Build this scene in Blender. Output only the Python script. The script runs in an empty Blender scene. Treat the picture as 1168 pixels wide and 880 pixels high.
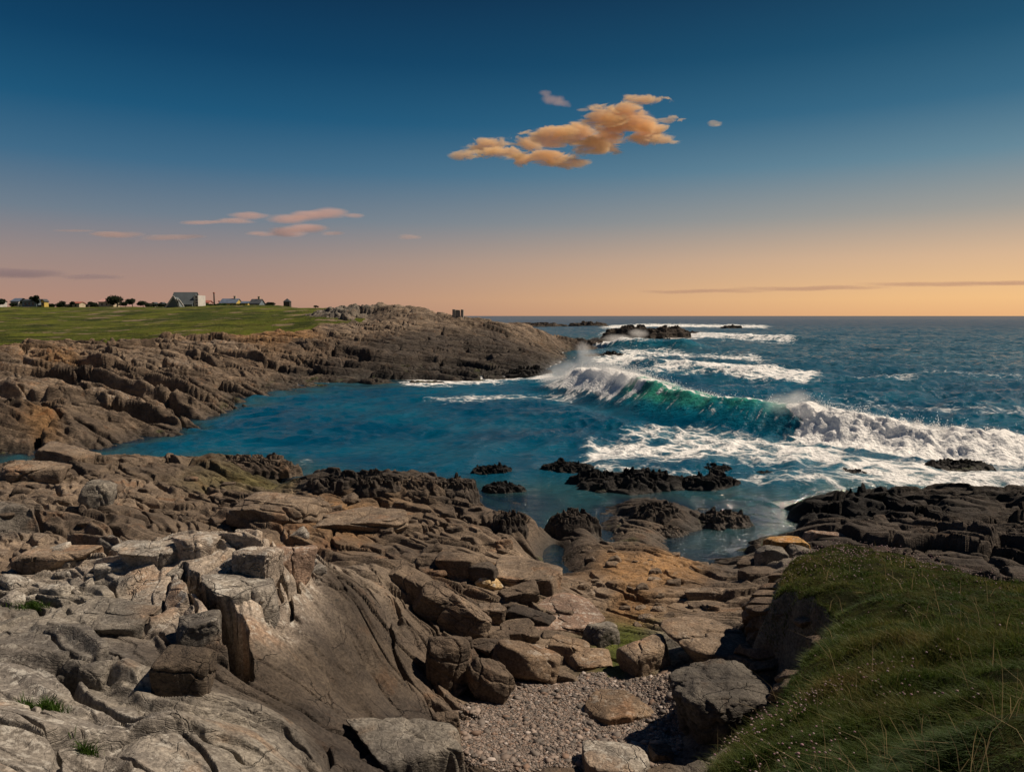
import bpy, bmesh, math, random
import numpy as np
from mathutils import Vector, Matrix, noise as mnoise

random.seed(7)
RNG = np.random.default_rng(11)
scene = bpy.context.scene
C = scene.collection

# ------------------------------------------------------------------ camera
CAM_H = 8.0
FPX = 840.0                      # focal length in pixels of the 1168-wide photograph
PITCH = math.atan(80.0 / FPX)    # horizon sits 80 px above the middle
cp, sp = math.cos(PITCH), math.sin(PITCH)

def ray(px, py):
    a = (px - 584.0) / FPX
    b = (440.0 - py) / FPX
    return (a, cp + b * sp, -sp + b * cp)

def at_z(px, py, z):             # point seen at a pixel on a level of height z
    d = ray(px, py)
    t = (z - CAM_H) / d[2]
    return (d[0] * t, d[1] * t, z)

def at_y(px, py, Y):             # point seen at a pixel at ground depth Y
    d = ray(px, py)
    t = Y / d[1]
    return (d[0] * t, Y, CAM_H + d[2] * t)

def col_x(px, Y):                # sideways position of an image column at depth Y
    return (px - 584.0) / FPX / cp * Y

cam_data = bpy.data.cameras.new("camera")
cam = bpy.data.objects.new("camera", cam_data)
C.objects.link(cam)
cam.location = (0, 0, CAM_H)
cam.rotation_euler = (math.pi / 2 - PITCH, 0, 0)
cam_data.sensor_width = 36.0
cam_data.sensor_fit = 'HORIZONTAL'
cam_data.lens = 36.0 * FPX / 1168.0
cam_data.clip_start = 0.05
cam_data.clip_end = 60000
scene.camera = cam

SUN_AZ = math.radians(76)        # to the right of the view
SUN_EL = math.radians(52)
SUN_DIR = Vector((math.sin(SUN_AZ) * math.cos(SUN_EL), math.cos(SUN_AZ) * math.cos(SUN_EL), math.sin(SUN_EL)))

scene.view_settings.view_transform = 'Standard'
scene.view_settings.look = 'None'
scene.view_settings.gamma = 1
scene.view_settings.exposure = 0.0
scene.cycles.volume_bounces = 12
scene.cycles.max_bounces = 14
scene.cycles.diffuse_bounces = 3
scene.cycles.volume_max_steps = 256

# ------------------------------------------------------------------ noise in numpy
def _h(ix, iy, seed):
    n = (ix.astype(np.int64) * 374761393 + iy.astype(np.int64) * 668265263 + seed * 1442695041) & 0xFFFFFFFF
    n = ((n ^ (n >> 13)) * 1274126177) & 0xFFFFFFFF
    n = ((n ^ (n >> 16)) * 2246822519) & 0xFFFFFFFF
    n = n ^ (n >> 15)
    return n

def rnd(ix, iy, seed):
    return (_h(ix, iy, seed) & 0xFFFFFF).astype(np.float32) / np.float32(0xFFFFFF)

def pnoise(x, y, seed=0):
    x = np.asarray(x, np.float32); y = np.asarray(y, np.float32)
    ix = np.floor(x); iy = np.floor(y)
    fx = x - ix; fy = y - iy
    ix = ix.astype(np.int64); iy = iy.astype(np.int64)
    ux = fx * fx * fx * (fx * (fx * 6 - 15) + 10)
    uy = fy * fy * fy * (fy * (fy * 6 - 15) + 10)
    def g(i, j):
        a = rnd(ix + i, iy + j, seed) * np.float32(2 * math.pi)
        return np.cos(a) * (fx - i) + np.sin(a) * (fy - j)
    n0 = g(0, 0) * (1 - ux) + g(1, 0) * ux
    n1 = g(0, 1) * (1 - ux) + g(1, 1) * ux
    return (n0 * (1 - uy) + n1 * uy) * 1.5

def fbm(x, y, octaves=4, seed=0, gain=0.5, lac=2.07):
    s = np.zeros_like(np.asarray(x, np.float32)); a = 1.0; t = 0
    for o in range(octaves):
        s += a * pnoise(x, y, seed + o * 17)
        t += a; a *= gain; x = x * lac + 3.1; y = y * lac - 1.7
    return s / t

def voronoi(x, y, seed=0, jit=0.85):
    x = np.asarray(x, np.float32); y = np.asarray(y, np.float32)
    ix = np.floor(x).astype(np.int64); iy = np.floor(y).astype(np.int64)
    f1 = np.full(x.shape, 9.0, np.float32); f2 = f1.copy()
    cid = np.zeros(x.shape, np.float32); cx = np.zeros(x.shape, np.float32); cy = cx.copy()
    for i in (-1, 0, 1):
        for j in (-1, 0, 1):
            gx = ix + i; gy = iy + j
            sx = gx + 0.5 + (rnd(gx, gy, seed) - 0.5) * jit
            sy = gy + 0.5 + (rnd(gx, gy, seed + 5) - 0.5) * jit
            d = np.sqrt((sx - x) ** 2 + (sy - y) ** 2).astype(np.float32)
            near = d < f1
            f2 = np.where(near, f1, np.minimum(f2, d))
            cid = np.where(near, rnd(gx, gy, seed + 9), cid)
            cx = np.where(near, x - sx, cx).astype(np.float32)
            cy = np.where(near, y - sy, cy).astype(np.float32)
            f1 = np.where(near, d, f1)
    return f1, f2, cid, cx, cy

def sstep(a, b, x):
    t = np.clip((x - a) / (b - a), 0, 1)
    return t * t * (3 - 2 * t)

def frac(x):
    return x - np.floor(x)

# ------------------------------------------------------------------ base relief: measured spots of the place
P = []                           # (theta, ln r, z)
def spot(x, y, z):
    P.append((math.atan2(x, y), math.log(math.hypot(x, y)), z))
def Z(px, py, z): x, y, z = at_z(px, py, z); spot(x, y, z)
def Yp(px, py, Y): x, y, z = at_y(px, py, Y); spot(x, y, z)
def W(px, Y, z): spot(col_x(px, Y), Y, z)

# plateau and headland
for a in [(-300, 351, 320), (0, 350.5, 320), (100, 350, 320), (211, 350, 300), (330, 349, 300), (400, 352, 230),
          (-300, 366, 200), (0, 366, 200), (100, 366, 200), (211, 363, 200), (330, 360, 200), (385, 362, 180),
          (-300, 388, 112), (0, 390, 110), (100, 390, 112), (200, 386, 118), (300, 378, 128), (380, 370, 140), (425, 366, 150),
          (410, 354, 160), (445, 349, 155), (472, 353, 150), (500, 358, 148), (522, 362, 150), (560, 366, 155), (600, 373, 160),
          (620, 378, 165), (650, 386, 172), (690, 389, 188), (720, 385, 240), (735, 381, 262),
          (430, 385, 122), (500, 380, 132), (560, 398, 118), (600, 408, 112), (350, 400, 108), (350, 420, 95), (300, 400, 104),
          (250, 408, 95), (450, 415, 104), (530, 415, 106), (480, 400, 114)]:
    Yp(*a)
for a in [(220, 490, 0), (250, 471, 0), (300, 451, 0), (350, 441, 0), (420, 438, 0), (500, 436, 0), (560, 432, 0), (612, 428, 0),
          (640, 402, 0), (-250, 500, .9), (0, 500, .8), (100, 503, .4), (-250, 470, 1.9), (0, 470, 1.8), (100, 470, 1.4), (-250, 430, 3.0), (0, 430, 3.0),
          (100, 430, 2.6), (0, 403, 4.0), (100, 402, 3.9), (200, 402, 3.4), (200, 430, 2.1), (200, 460, 1.0), (160, 488, .4), (205, 492, .2)]:
    Z(*a)
for a in [(-250, 41, -.2), (0, 40.5, -.25), (60, 41, -.35), (100, 42, -.7), (200, 44, -1.5), (300, 42, -1.6), (400, 38.5, -1.4), (480, 37, -1.2), (540, 36, -1.1),
          (470, 185, 1), (520, 185, 0), (560, 185, -.6), (600, 190, -1), (640, 205, -1.2), (250, 54, -1.6), (400, 60, -2.2), (500, 60, -2.4), (700, 55, -3), (900, 50, -3),
          (1168, 50, -3), (1500, 50, -3), (350, 72, -1.2), (450, 80, -1.2), (560, 85, -1.4), (620, 84, -2), (650, 110, -1.8), (680, 130, -2), (750, 110, -3), (1000, 120, -4),
          (1500, 120, -4), (720, 170, -2), (760, 220, -2), (800, 300, -3), (690, 300, -2), (600, 300, -2), (500, 260, -1.5), (460, 330, -.5), (1168, 300, -4), (1500, 300, -5),
          (1168, 700, -5), (700, 700, -4), (500, 700, -3), (-300, 450, 10.2), (0, 450, 10.2), (200, 450, 10.2), (330, 420, 9.4), (380, 330, 7), (420, 260, 6), (430, 210, 6),
          (0, 700, 8), (200, 700, 8), (350, 650, 5), (-300, 700, 8), (420, 480, 0)]:
    W(*a)
# near shelf
for a in [(-250, 522, 1.7), (0, 523, 1.6), (60, 517, 1.3), (150, 520, 1.1), (250, 517, 1.0), (310, 530, .45), (334, 537, 0), (330, 551, -.12), (295, 556, .5), (350, 546, .5),
          (380, 541, .8), (460, 545, .8), (525, 553, .6), (545, 566, 0), (560, 575, -.18), (620, 577, -.2), (690, 583, -.35), (755, 566, -.4), (880, 600, -.4), (835, 612, -.2),
          (100, 560, 2.0), (200, 560, 1.7), (300, 572, 1.5), (400, 572, 1.2), (490, 570, .9), (-250, 560, 2.4), (0, 560, 2.3), (0, 600, 2.9), (100, 600, 2.5), (200, 598, 2.0),
          (300, 598, 1.8), (400, 610, 1.5), (500, 610, 1.2), (580, 600, .85), (600, 645, .8), (635, 590, -.28), (637, 606, -.3), (626, 634, -.3), (632, 655, -.15), (618, 612, .3), (656, 625, .3), (655, 600, .45),
          (220, 614, 4.0), (300, 614, 4.05), (345, 640, 3.75), (150, 632, 3.7), (60, 622, 3.3), (0, 640, 3.5), (-250, 640, 3.6), (300, 680, 3.85), (200, 680, 3.85), (100, 680, 3.75),
          (0, 700, 3.9), (400, 665, 3.1), (430, 645, 2.5), (400, 720, 2.85), (455, 690, 2.25), (485, 770, 1.75), (450, 800, 2.05), (400, 800, 2.6), (330, 780, 3.2), (230, 780, 3.65),
          (100, 780, 3.95), (0, 800, 4.3), (-250, 800, 4.4), (0, 878, 4.55), (150, 862, 4.2), (300, 862, 3.6), (380, 862, 3.0), (470, 862, 2.5), (525, 868, 1.7),
          (600, 862, 1.5), (555, 832, 1.5), (650, 800, 1.3), (720, 790, 1.3), (700, 770, 1.22), (640, 872, 1.55), (700, 862, 1.5), (760, 870, 1.65), (780, 825, 1.6),
          (520, 700, 1.5), (520, 760, 1.5), (600, 700, 1.1), (600, 752, 1.25), (560, 662, 1.25), (480, 652, 1.6), (680, 640, .38), (680, 690, .7), (720, 662, .58), (780, 640, .35),
          (740, 612, .28), (820, 662, .5), (800, 710, 1.0), (840, 690, 1.0), (800, 762, 1.8), (822, 788, 2.2), (842, 760, 2.2), (792, 800, 1.9), (740, 740, 1.1), (670, 600, .4), (730, 582, .42), (780, 592, .3), (840, 590, .3), (860, 645, .6), (880, 628, 1.1),
          (912, 580, .5), (905, 600, -.12), (1000, 557, .9), (1080, 552, 1.2), (1168, 557, 1.3), (1000, 590, 1.0), (1100, 602, 1.15), (1168, 640, 1.4), (1060, 627, 1.2), (930, 600, .9),
          (1500, 580, 1.4), (1500, 640, 1.5), (800, 612, -.2), (828, 622, -.25), (690, 617, -.15), (770, 632, -.1), (755, 625, .3), (705, 600, .3)]:
    Z(*a)
for a in [(250, 16.3, 2.0), (330, 16, 1.8), (150, 17.3, 2.2), (400, 17.5, 1.7), (1000, 35, -1), (1100, 35, -1), (1168, 34, -1), (1500, 34, -1), (900, 33, -1), (850, 33, -.8), (780, 34, -.9), (700, 34.5, -.8),
          (620, 34.5, -.8), (580, 34, -.7), (900, 10, 1.5), (1000, 15, 1.5), (1168, 10, 1.6), (1500, 10, 1.6), (900, 6, 1.9), (584, 4, 2.4), (584, 7, 2.0), (300, 3, 4.4), (0, 3, 4.8), (800, 3, 2.3), (1200, 3, 2.3), (584, 2, 2.6)]:
    W(*a)

class Field:
    """smooth interpolation of scattered spots in (bearing, log distance)"""
    def __init__(self, pts, k=0.55):
        a = np.array(pts, np.float64)
        self.k = k
        self.p = np.stack([a[:, 0], a[:, 1] * k], 1)
        n = len(a)
        d = np.sqrt(((self.p[:, None] - self.p[None]) ** 2).sum(-1) + 2e-4)
        A = np.zeros((n + 3, n + 3))
        A[:n, :n] = d - 1e-3 * np.eye(n)
        A[:n, n] = 1; A[:n, n + 1:] = self.p
        A[n, :n] = 1; A[n + 1:, :n] = self.p.T
        v = a[:, 2:]
        rhs = np.zeros((n + 3, v.shape[1])); rhs[:n] = v
        self.w = np.linalg.solve(A, rhs)
    def __call__(self, x, y):
        sh = np.shape(x)
        x = np.asarray(x, np.float64).ravel(); y = np.asarray(y, np.float64).ravel()
        q0 = np.arctan2(x, y).astype(np.float32); q1 = (np.log(np.maximum(np.hypot(x, y), .5)) * self.k).astype(np.float32)
        n = len(self.p); w = self.w.astype(np.float32)
        out = (w[n] + q0[:, None] * w[n + 1] + q1[:, None] * w[n + 2]).astype(np.float32)
        for i in range(n):
            d = np.sqrt((q0 - np.float32(self.p[i, 0])) ** 2 + (q1 - np.float32(self.p[i, 1])) ** 2 + np.float32(2e-4))
            out += d[:, None] * w[i]
        return out.reshape(sh) if out.shape[1] == 1 else out.reshape(tuple(sh) + (out.shape[1],))

base_field = Field(P)

# the grassy bluff: plan outline (edge seen in the photo, then round behind the camera) and its own top surface
EDGE = [(700, 960, 5.2), (760, 895, 4.95), (800, 853, 4.8), (850, 802, 4.75), (885, 776, 4.6), (912, 728, 4.25), (940, 704, 4.05), (955, 688, 3.95), (925, 672, 3.75), (878, 668, 3.45),
        (884, 642, 3.2), (912, 617, 3.05), (960, 613, 3.02), (1030, 624, 3.15), (1090, 641, 3.35), (1168, 656, 3.7), (1300, 680, 4.0), (1600, 700, 4.4)]
edge_pts = [at_z(*e) for e in EDGE]
poly_bluff = np.array([(p[0], p[1]) for p in edge_pts] + [(30, 6), (30, -6), (-1.5, -6), (-0.6, 0.5)])
TOP = []
for e in EDGE: TOP.append(at_z(*e))
for e in [(1168, 880, 6.25), (1000, 880, 5.95), (900, 870, 5.5), (950, 780, 5.05), (1168, 750, 5.5), (1050, 690, 4.35), (1000, 650, 3.65), (1100, 720, 4.9)]: TOP.append(at_z(*e))
TOP += [(0, 0, 6.3), (6, 0, 6.8), (20, 0, 7), (14, 8, 5.6), (2, 1.5, 6.2), (-1.5, -5, 6.3)]
top_field = Field([(math.atan2(p[0], p[1]), math.log(max(.5, math.hypot(p[0], p[1]))), p[2]) for p in TOP])

def poly_sd(x, y, poly):
    """signed distance to a polygon, positive inside"""
    x = np.asarray(x, np.float32); y = np.asarray(y, np.float32)
    d = np.full(x.shape, 1e9, np.float32); ins = np.zeros(x.shape, bool)
    n = len(poly)
    for i in range(n):
        ax, ay = poly[i]; bx, by = poly[(i + 1) % n]
        ex, ey = bx - ax, by - ay
        t = np.clip(((x - ax) * ex + (y - ay) * ey) / (ex * ex + ey * ey + 1e-9), 0, 1)
        d = np.minimum(d, (x - ax - t * ex) ** 2 + (y - ay - t * ey) ** 2)
        if ay != by:
            c = ((ay > y) != (by > y)) & (x < (bx - ax) * (y - ay) / (by - ay) + ax)
            ins ^= c
    d = np.sqrt(d)
    return np.where(ins, d, -d)

BEACH = [(495, 885), (520, 845), (530, 812), (575, 795), (600, 772), (640, 768), (690, 758), (705, 768), (760, 772), (768, 800), (775, 830), (765, 885)]
poly_beach = np.array([at_z(a, b, 1.35)[:2] for a, b in BEACH])

# spots that set how broken the rock is and its colour
pale, lgrey, tan, brown, orange, dark, black, grey, olive, dslope = (
    (.42, .365, .31), (.31, .29, .262), (.24, .188, .142), (.155, .122, .094), (.30, .18, .085), (.075, .063, .054), (.022, .021, .021), (.205, .192, .172), (.13, .115, .05), (.082, .066, .052))
KP = []
def K(px, py, z, colr, amp):
    x, y, z = at_z(px, py, z)
    KP.append((math.atan2(x, y), math.log(math.hypot(x, y)), colr, amp))
def KY(px, py, Y, colr, amp):
    x, y, z = at_y(px, py, Y)
    KP.append((math.atan2(x, y), math.log(math.hypot(x, y)), colr, amp))
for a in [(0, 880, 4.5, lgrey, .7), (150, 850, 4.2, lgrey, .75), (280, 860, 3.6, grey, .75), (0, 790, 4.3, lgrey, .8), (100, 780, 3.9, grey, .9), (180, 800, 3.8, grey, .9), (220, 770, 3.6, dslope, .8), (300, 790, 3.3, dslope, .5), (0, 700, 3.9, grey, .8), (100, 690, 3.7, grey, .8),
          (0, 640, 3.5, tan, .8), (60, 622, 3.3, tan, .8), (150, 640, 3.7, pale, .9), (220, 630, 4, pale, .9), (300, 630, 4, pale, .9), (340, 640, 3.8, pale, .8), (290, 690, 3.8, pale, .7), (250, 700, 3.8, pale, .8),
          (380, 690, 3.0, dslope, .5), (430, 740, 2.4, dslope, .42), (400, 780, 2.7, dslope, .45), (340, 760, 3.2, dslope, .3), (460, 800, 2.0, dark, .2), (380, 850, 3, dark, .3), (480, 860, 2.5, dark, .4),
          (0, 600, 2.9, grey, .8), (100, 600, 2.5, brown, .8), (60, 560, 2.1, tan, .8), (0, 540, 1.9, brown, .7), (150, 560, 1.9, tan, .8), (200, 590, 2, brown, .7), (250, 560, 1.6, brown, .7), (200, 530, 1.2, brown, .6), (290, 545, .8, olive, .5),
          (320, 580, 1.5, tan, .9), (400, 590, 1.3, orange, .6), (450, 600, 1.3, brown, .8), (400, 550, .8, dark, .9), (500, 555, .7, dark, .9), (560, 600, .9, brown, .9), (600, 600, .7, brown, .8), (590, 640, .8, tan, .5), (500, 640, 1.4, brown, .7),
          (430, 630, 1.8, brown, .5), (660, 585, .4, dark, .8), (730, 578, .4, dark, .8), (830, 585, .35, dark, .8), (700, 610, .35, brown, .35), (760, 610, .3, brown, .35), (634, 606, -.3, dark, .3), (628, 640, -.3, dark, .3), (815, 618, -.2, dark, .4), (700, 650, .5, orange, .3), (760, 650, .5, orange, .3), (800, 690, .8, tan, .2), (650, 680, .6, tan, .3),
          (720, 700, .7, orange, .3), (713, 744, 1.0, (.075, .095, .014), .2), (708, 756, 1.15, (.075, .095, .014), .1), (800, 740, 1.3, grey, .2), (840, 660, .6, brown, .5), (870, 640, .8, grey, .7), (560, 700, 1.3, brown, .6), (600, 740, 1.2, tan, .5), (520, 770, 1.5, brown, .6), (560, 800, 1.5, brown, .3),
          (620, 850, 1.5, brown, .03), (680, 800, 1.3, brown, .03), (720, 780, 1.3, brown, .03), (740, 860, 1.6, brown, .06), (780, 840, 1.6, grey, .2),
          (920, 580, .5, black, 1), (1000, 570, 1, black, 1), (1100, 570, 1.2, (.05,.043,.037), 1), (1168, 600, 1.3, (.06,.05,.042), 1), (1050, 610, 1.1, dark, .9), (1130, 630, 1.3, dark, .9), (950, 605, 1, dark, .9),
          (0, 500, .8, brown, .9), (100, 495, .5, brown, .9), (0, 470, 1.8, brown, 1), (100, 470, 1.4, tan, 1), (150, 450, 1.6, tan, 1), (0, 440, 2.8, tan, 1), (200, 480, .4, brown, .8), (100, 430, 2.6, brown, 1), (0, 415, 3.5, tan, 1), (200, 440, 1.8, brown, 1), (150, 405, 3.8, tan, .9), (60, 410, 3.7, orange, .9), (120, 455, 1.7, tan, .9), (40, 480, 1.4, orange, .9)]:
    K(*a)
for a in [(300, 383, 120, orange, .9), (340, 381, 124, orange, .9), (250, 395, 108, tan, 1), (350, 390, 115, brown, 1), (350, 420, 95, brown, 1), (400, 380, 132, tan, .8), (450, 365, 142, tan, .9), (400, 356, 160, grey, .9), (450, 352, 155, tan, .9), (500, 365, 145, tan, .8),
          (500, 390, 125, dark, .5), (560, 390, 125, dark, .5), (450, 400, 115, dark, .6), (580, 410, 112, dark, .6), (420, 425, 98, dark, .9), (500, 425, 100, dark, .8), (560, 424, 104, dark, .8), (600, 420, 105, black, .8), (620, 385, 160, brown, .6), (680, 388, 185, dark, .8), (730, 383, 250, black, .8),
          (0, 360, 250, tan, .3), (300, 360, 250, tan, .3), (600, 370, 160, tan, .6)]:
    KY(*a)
KPp = np.array([(k[0], k[1] * .55) for k in KP], np.float32); KPc = np.array([k[2] for k in KP], np.float32); KPa = np.array([k[3] for k in KP], np.float32)

def tone_amp(x, y):
    """colour and roughness of the bedrock near each measured spot"""
    q0 = np.arctan2(x, y).astype(np.float32).ravel(); rr = np.maximum(np.hypot(x, y), .5)
    q1 = (np.log(rr) * .55).astype(np.float32).ravel()
    q0 = q0 + .035 * pnoise(np.ravel(x) / (.06 * rr.ravel() + .5), np.ravel(y) / (.12 * rr.ravel() + .5), 301)
    q1 = q1 + .035 * pnoise(np.ravel(x) / (.06 * rr.ravel() + .5), np.ravel(y) / (.12 * rr.ravel() + .5), 302)
    num = np.zeros((q0.size, 3), np.float32); den = np.zeros(q0.size, np.float32); am = den.copy()
    for i in range(len(KPp)):
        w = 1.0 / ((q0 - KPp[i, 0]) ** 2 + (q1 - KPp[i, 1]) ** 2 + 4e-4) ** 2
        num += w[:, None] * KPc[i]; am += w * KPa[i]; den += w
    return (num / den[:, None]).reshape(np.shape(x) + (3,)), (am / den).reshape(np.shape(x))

MEADOW_EDGE_PX = [-800, 0, 60, 120, 200, 300, 350, 400, 437]
MEADOW_EDGE_Y = [98, 98, 106, 112, 117, 128, 136, 146, 156]

def meadow_mask(x, y):
    pxs = 584 + 840 * cp * x / np.maximum(y, 1)
    e = np.interp(pxs, MEADOW_EDGE_PX, MEADOW_EDGE_Y)
    nn = fbm(x / 14, y / 14, 4, 77) * 12
    m = sstep(-2, 2, y - e + nn)
    m = m * sstep(445, 430, pxs + fbm(x / 9, y / 9, 3, 78) * 14)
    out = ((pxs - 403) / 52) ** 2 + ((y - 168) / 18) ** 2 + fbm(x / 6, y / 6, 3, 79) * .6
    return m * sstep(.8, 1.1, out)

CREV = [at_z(205, 672, 3.8), at_z(232, 690, 3.8), at_z(258, 715, 3.75), at_z(272, 742, 3.7), at_z(282, 768, 3.6)]
CREV_W = [.05, .11, .15, .17, .06]

def seg_near(x, y, pts, wid):
    best = np.full(np.shape(x), 9.0, np.float32)
    for i in range(len(pts) - 1):
        ax, ay = pts[i][:2]; bx, by = pts[i + 1][:2]
        ex, ey = bx - ax, by - ay
        t = np.clip(((x - ax) * ex + (y - ay) * ey) / (ex * ex + ey * ey), 0, 1)
        d = np.sqrt((x - ax - t * ex) ** 2 + (y - ay - t * ey) ** 2)
        best = np.minimum(best, d / (wid[i] * (1 - t) + wid[i + 1] * t))
    return best

def relief(x, y):
    """height of the land with all its fractures; returns z, colour tint, masks"""
    x = np.asarray(x, np.float32); y = np.asarray(y, np.float32)
    r = np.hypot(x, y)
    sdb = poly_sd(x, y, poly_bluff)
    wob = fbm(x / 1.1, y / 1.1, 3, 41) * .30 * sstep(2, 5, r)
    near = sdb > -4
    z = base_field(x, y).astype(np.float32)
    colr, amp = tone_amp(x, y)
    amp = amp.astype(np.float32)
    mead = meadow_mask(x, y)
    amp = amp * (1 - .9 * mead)
    beach = sstep(-.15, .25, poly_sd(x, y, poly_beach) + fbm(x / .8, y / .8, 3, 66) * .3)
    amp = amp * (1 - .97 * beach)
    far = sstep(38, 60, r)
    # strike-aligned, warped coordinates
    wx = x + fbm(x / 5, y / 5, 3, 21) * 1.6; wy = y + fbm(x / 5, y / 5, 3, 22) * 1.6
    ang = math.radians(-28)
    u = wx * math.cos(ang) + wy * math.sin(ang); v = -wx * math.sin(ang) + wy * math.cos(ang)
    # dipping beds: long back slopes, sharp fronts
    lm = .55 + .6 * fbm(x / 7, y / 7, 3, 25)
    led = np.zeros_like(z)
    for T, a, s in ((3.1, .62, 1), (1.05, .30, 2), (.36, .11, 3)):
        k = v / T + fbm(u / (T * 3.0), v / (T * 1.5), 2, 30 + s) * 1.1
        f = frac(k)
        saw = np.where(f < .87, 1 - f / .87, sstep(.87, 1.0, f))
        led += a * (saw - .5) * (1 if s < 3 else sstep(24, 13, r))
    # the far headland shows long, low beds of bigger rock
    wfx = x + fbm(x / 16, y / 16, 3, 23) * 3.2; wfy = y + fbm(x / 16, y / 16, 3, 24) * 3.2
    ang2 = math.radians(-17)
    uf = wfx * math.cos(ang2) + wfy * math.sin(ang2); vf = -wfx * math.sin(ang2) + wfy * math.cos(ang2)
    ledf = np.zeros_like(z)
    for T, a, s, cutw in ((7.5, 1.15, 1, .10), (3.0, .62, 2, .12), (1.2, .34, 3, .16)):
        k = vf / T + fbm(uf / (T * 4.5), vf / (T * 2.2), 2, 138 + s) * 1.25
        cutw = np.clip(.0065 * r / T, cutw, .45)
        f = frac(k); mk = .35 + .9 * sstep(-.25, .3, fbm(uf / (T * 4), vf / (T * 2), 3, 148 + s))
        ledf += a * mk * (np.where(f < 1 - cutw, 1 - f / (1 - cutw), sstep(1 - cutw, 1.0, f)) - .5)
    # jointed blocks
    blk = np.zeros_like(z); crk = np.zeros_like(z); tint = np.zeros_like(z)
    for S, a, cd, s in ((2.6, .44, .36, 1), (1.25, .24, .24, 2), (.55, .09, .10, 3)):
        jx = fbm(x / S, y / S, 2, 50 + s) * .22
        f1, f2, cid, cx, cy = voronoi(u / (S * 2.3) + jx, v / (S * .95) - jx, 60 + s)
        tl = frac(cid * 57.3) - .5; tl2 = frac(cid * 131.7) - .5
        blk += a * ((cid - .5) * 1.1 + cx * tl * 1.5 + cy * tl2 * 1.5) * sstep(0, 1, (f2 - f1) / np.maximum(.07, .0060 * r / S))
        cm = sstep(.30, .55, fbm(x / (S * 3), y / (S * 3), 2, 55 + s) * .9 + .60)
        crk += 1.5 * cd * (1 - sstep(.25, 1.0, (f2 - f1) / np.maximum(.045, .0054 * r / S))) * cm
        tint += (frac(cid * 313.1) - .5) * (.5 if s == 1 else .35)
    f1, f2, cid, cx, cy = voronoi(uf / 8.5, vf / 3.6, 91)
    blkf = 1.0 * ((cid - .5) + cx * (frac(cid * 57.3) - .5) * 1.2 + cy * (frac(cid * 131.7) - .5) * 1.2) * sstep(0, .12, f2 - f1) - 1.7 * np.exp(-((f2 - f1) / .055) ** 2)
    g1, g2, gid, gx_, gy_ = voronoi(uf / 3.4 + 9, vf / 1.5, 93)
    blkf = blkf + .45 * ((gid - .5) + gy_ * (frac(gid * 57.3) - .5)) * sstep(0, .12, g2 - g1) - .85 * np.exp(-((g2 - g1) / .08) ** 2) * sstep(-.1, .25, fbm(x / 11, y / 11, 2, 94))
    tint = tint * (1 - .6 * far) + far * ((frac(cid * 77.7) - .5) * 1.0 + (frac(gid * 77.7) - .5) * .8)
    fine = fbm(x / 1.6, y / 1.6, 5, 95) * (.07 + .07 * far) + fbm(x / .3, y / .3, 3, 96) * .018
    broad = fbm(x / 6, y / 6, 3, 97) * .35
    d = led * np.clip(lm, .15, 1.2) * (.7 + .3 * far) + blk - crk + broad * .4
    d = d * (1 - .80 * far) + far * (ledf + blkf * .75)
    fade = np.clip(z + 1.6, .35, 1.6) / 1.6          # beds are lower and smoother where the sea planes them
    z = z + d * amp * np.clip(fade, .3, 1) + fine * np.clip(amp * 1.2 + .12, 0, 1) * (1 - .8 * mead)
    z = z + mead * (fbm(x / 25, y / 25, 4, 98) * .5 + fbm(x / 4, y / 4, 3, 99) * .16)
    pxs = 584 + 840 * cp * x / np.maximum(y, 1)
    outc = np.exp(-(((pxs - 403) / 45) ** 2 + ((y - 168) / 14) ** 2) ** 2) + .45 * np.exp(-(((pxs - 448) / 22) ** 2 + ((y - 158) / 9) ** 2) ** 2)
    z = z + outc * (1.0 + fbm(x / 5, y / 5, 4, 101) * 1.5)
    # the deep cleft in the near outcrop
    cv = seg_near(x + fbm(x / .5, y / .5, 2, 104) * .10, y + fbm(x / .5, y / .5, 2, 105) * .10, CREV, CREV_W)
    z = z - 3.0 * sstep(1.2, .85, cv)
    # bluff
    top = top_field(x, y).astype(np.float32) + fbm(x / 1.5, y / 1.5, 4, 111) * .26 + fbm(x / .5, y / .5, 3, 112) * .10
    top = top - .25 * np.exp(-np.clip(sdb, 0, 9) / .35)
    k = sstep(-.30, .12, sdb + wob)
    z = np.where(near, z * (1 - k) + top * k, z)
    return z, colr, tint, dict(bluff=(sdb + wob), meadow=mead, beach=beach, amp=amp)
# ------------------------------------------------------------------ mesh helpers
def mesh_from(name, verts, faces4=None, faces3=None, mat=None, parent=None, smooth=True, cols=None, attrs=None, link=True):
    """one mesh object from numpy arrays of quads and/or triangles"""
    me = bpy.data.meshes.new(name)
    verts = np.ascontiguousarray(verts, np.float32)
    loops = []; starts = []; tot = 0
    for f, k in ((faces4, 4), (faces3, 3)):
        if f is not None and len(f):
            loops.append(np.asarray(f, np.int32).ravel())
            starts.append(tot + np.arange(len(f), dtype=np.int32) * k); tot += len(f) * k
    me.vertices.add(len(verts)); me.vertices.foreach_set("co", verts.ravel())
    lp = np.concatenate(loops); st = np.concatenate(starts)
    me.loops.add(len(lp)); me.loops.foreach_set("vertex_index", lp)
    me.polygons.add(len(st)); me.polygons.foreach_set("loop_start", st)
    me.polygons.foreach_set("use_smooth", np.full(len(st), smooth))
    me.update(calc_edges=True)
    if cols is not None:
        a = me.color_attributes.new("col", 'FLOAT_COLOR', 'POINT')
        c4 = np.ones((len(verts), 4), np.float32); c4[:, :3] = cols
        a.data.foreach_set("color", c4.ravel())
    for k, v in (attrs or {}).items():
        a = me.attributes.new(k, 'FLOAT', 'POINT'); a.data.foreach_set("value", np.ascontiguousarray(v, np.float32))
    o = bpy.data.objects.new(name, me)
    if link: C.objects.link(o)
    if mat: me.materials.append(mat)
    if parent: o.parent = parent
    return o

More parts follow.
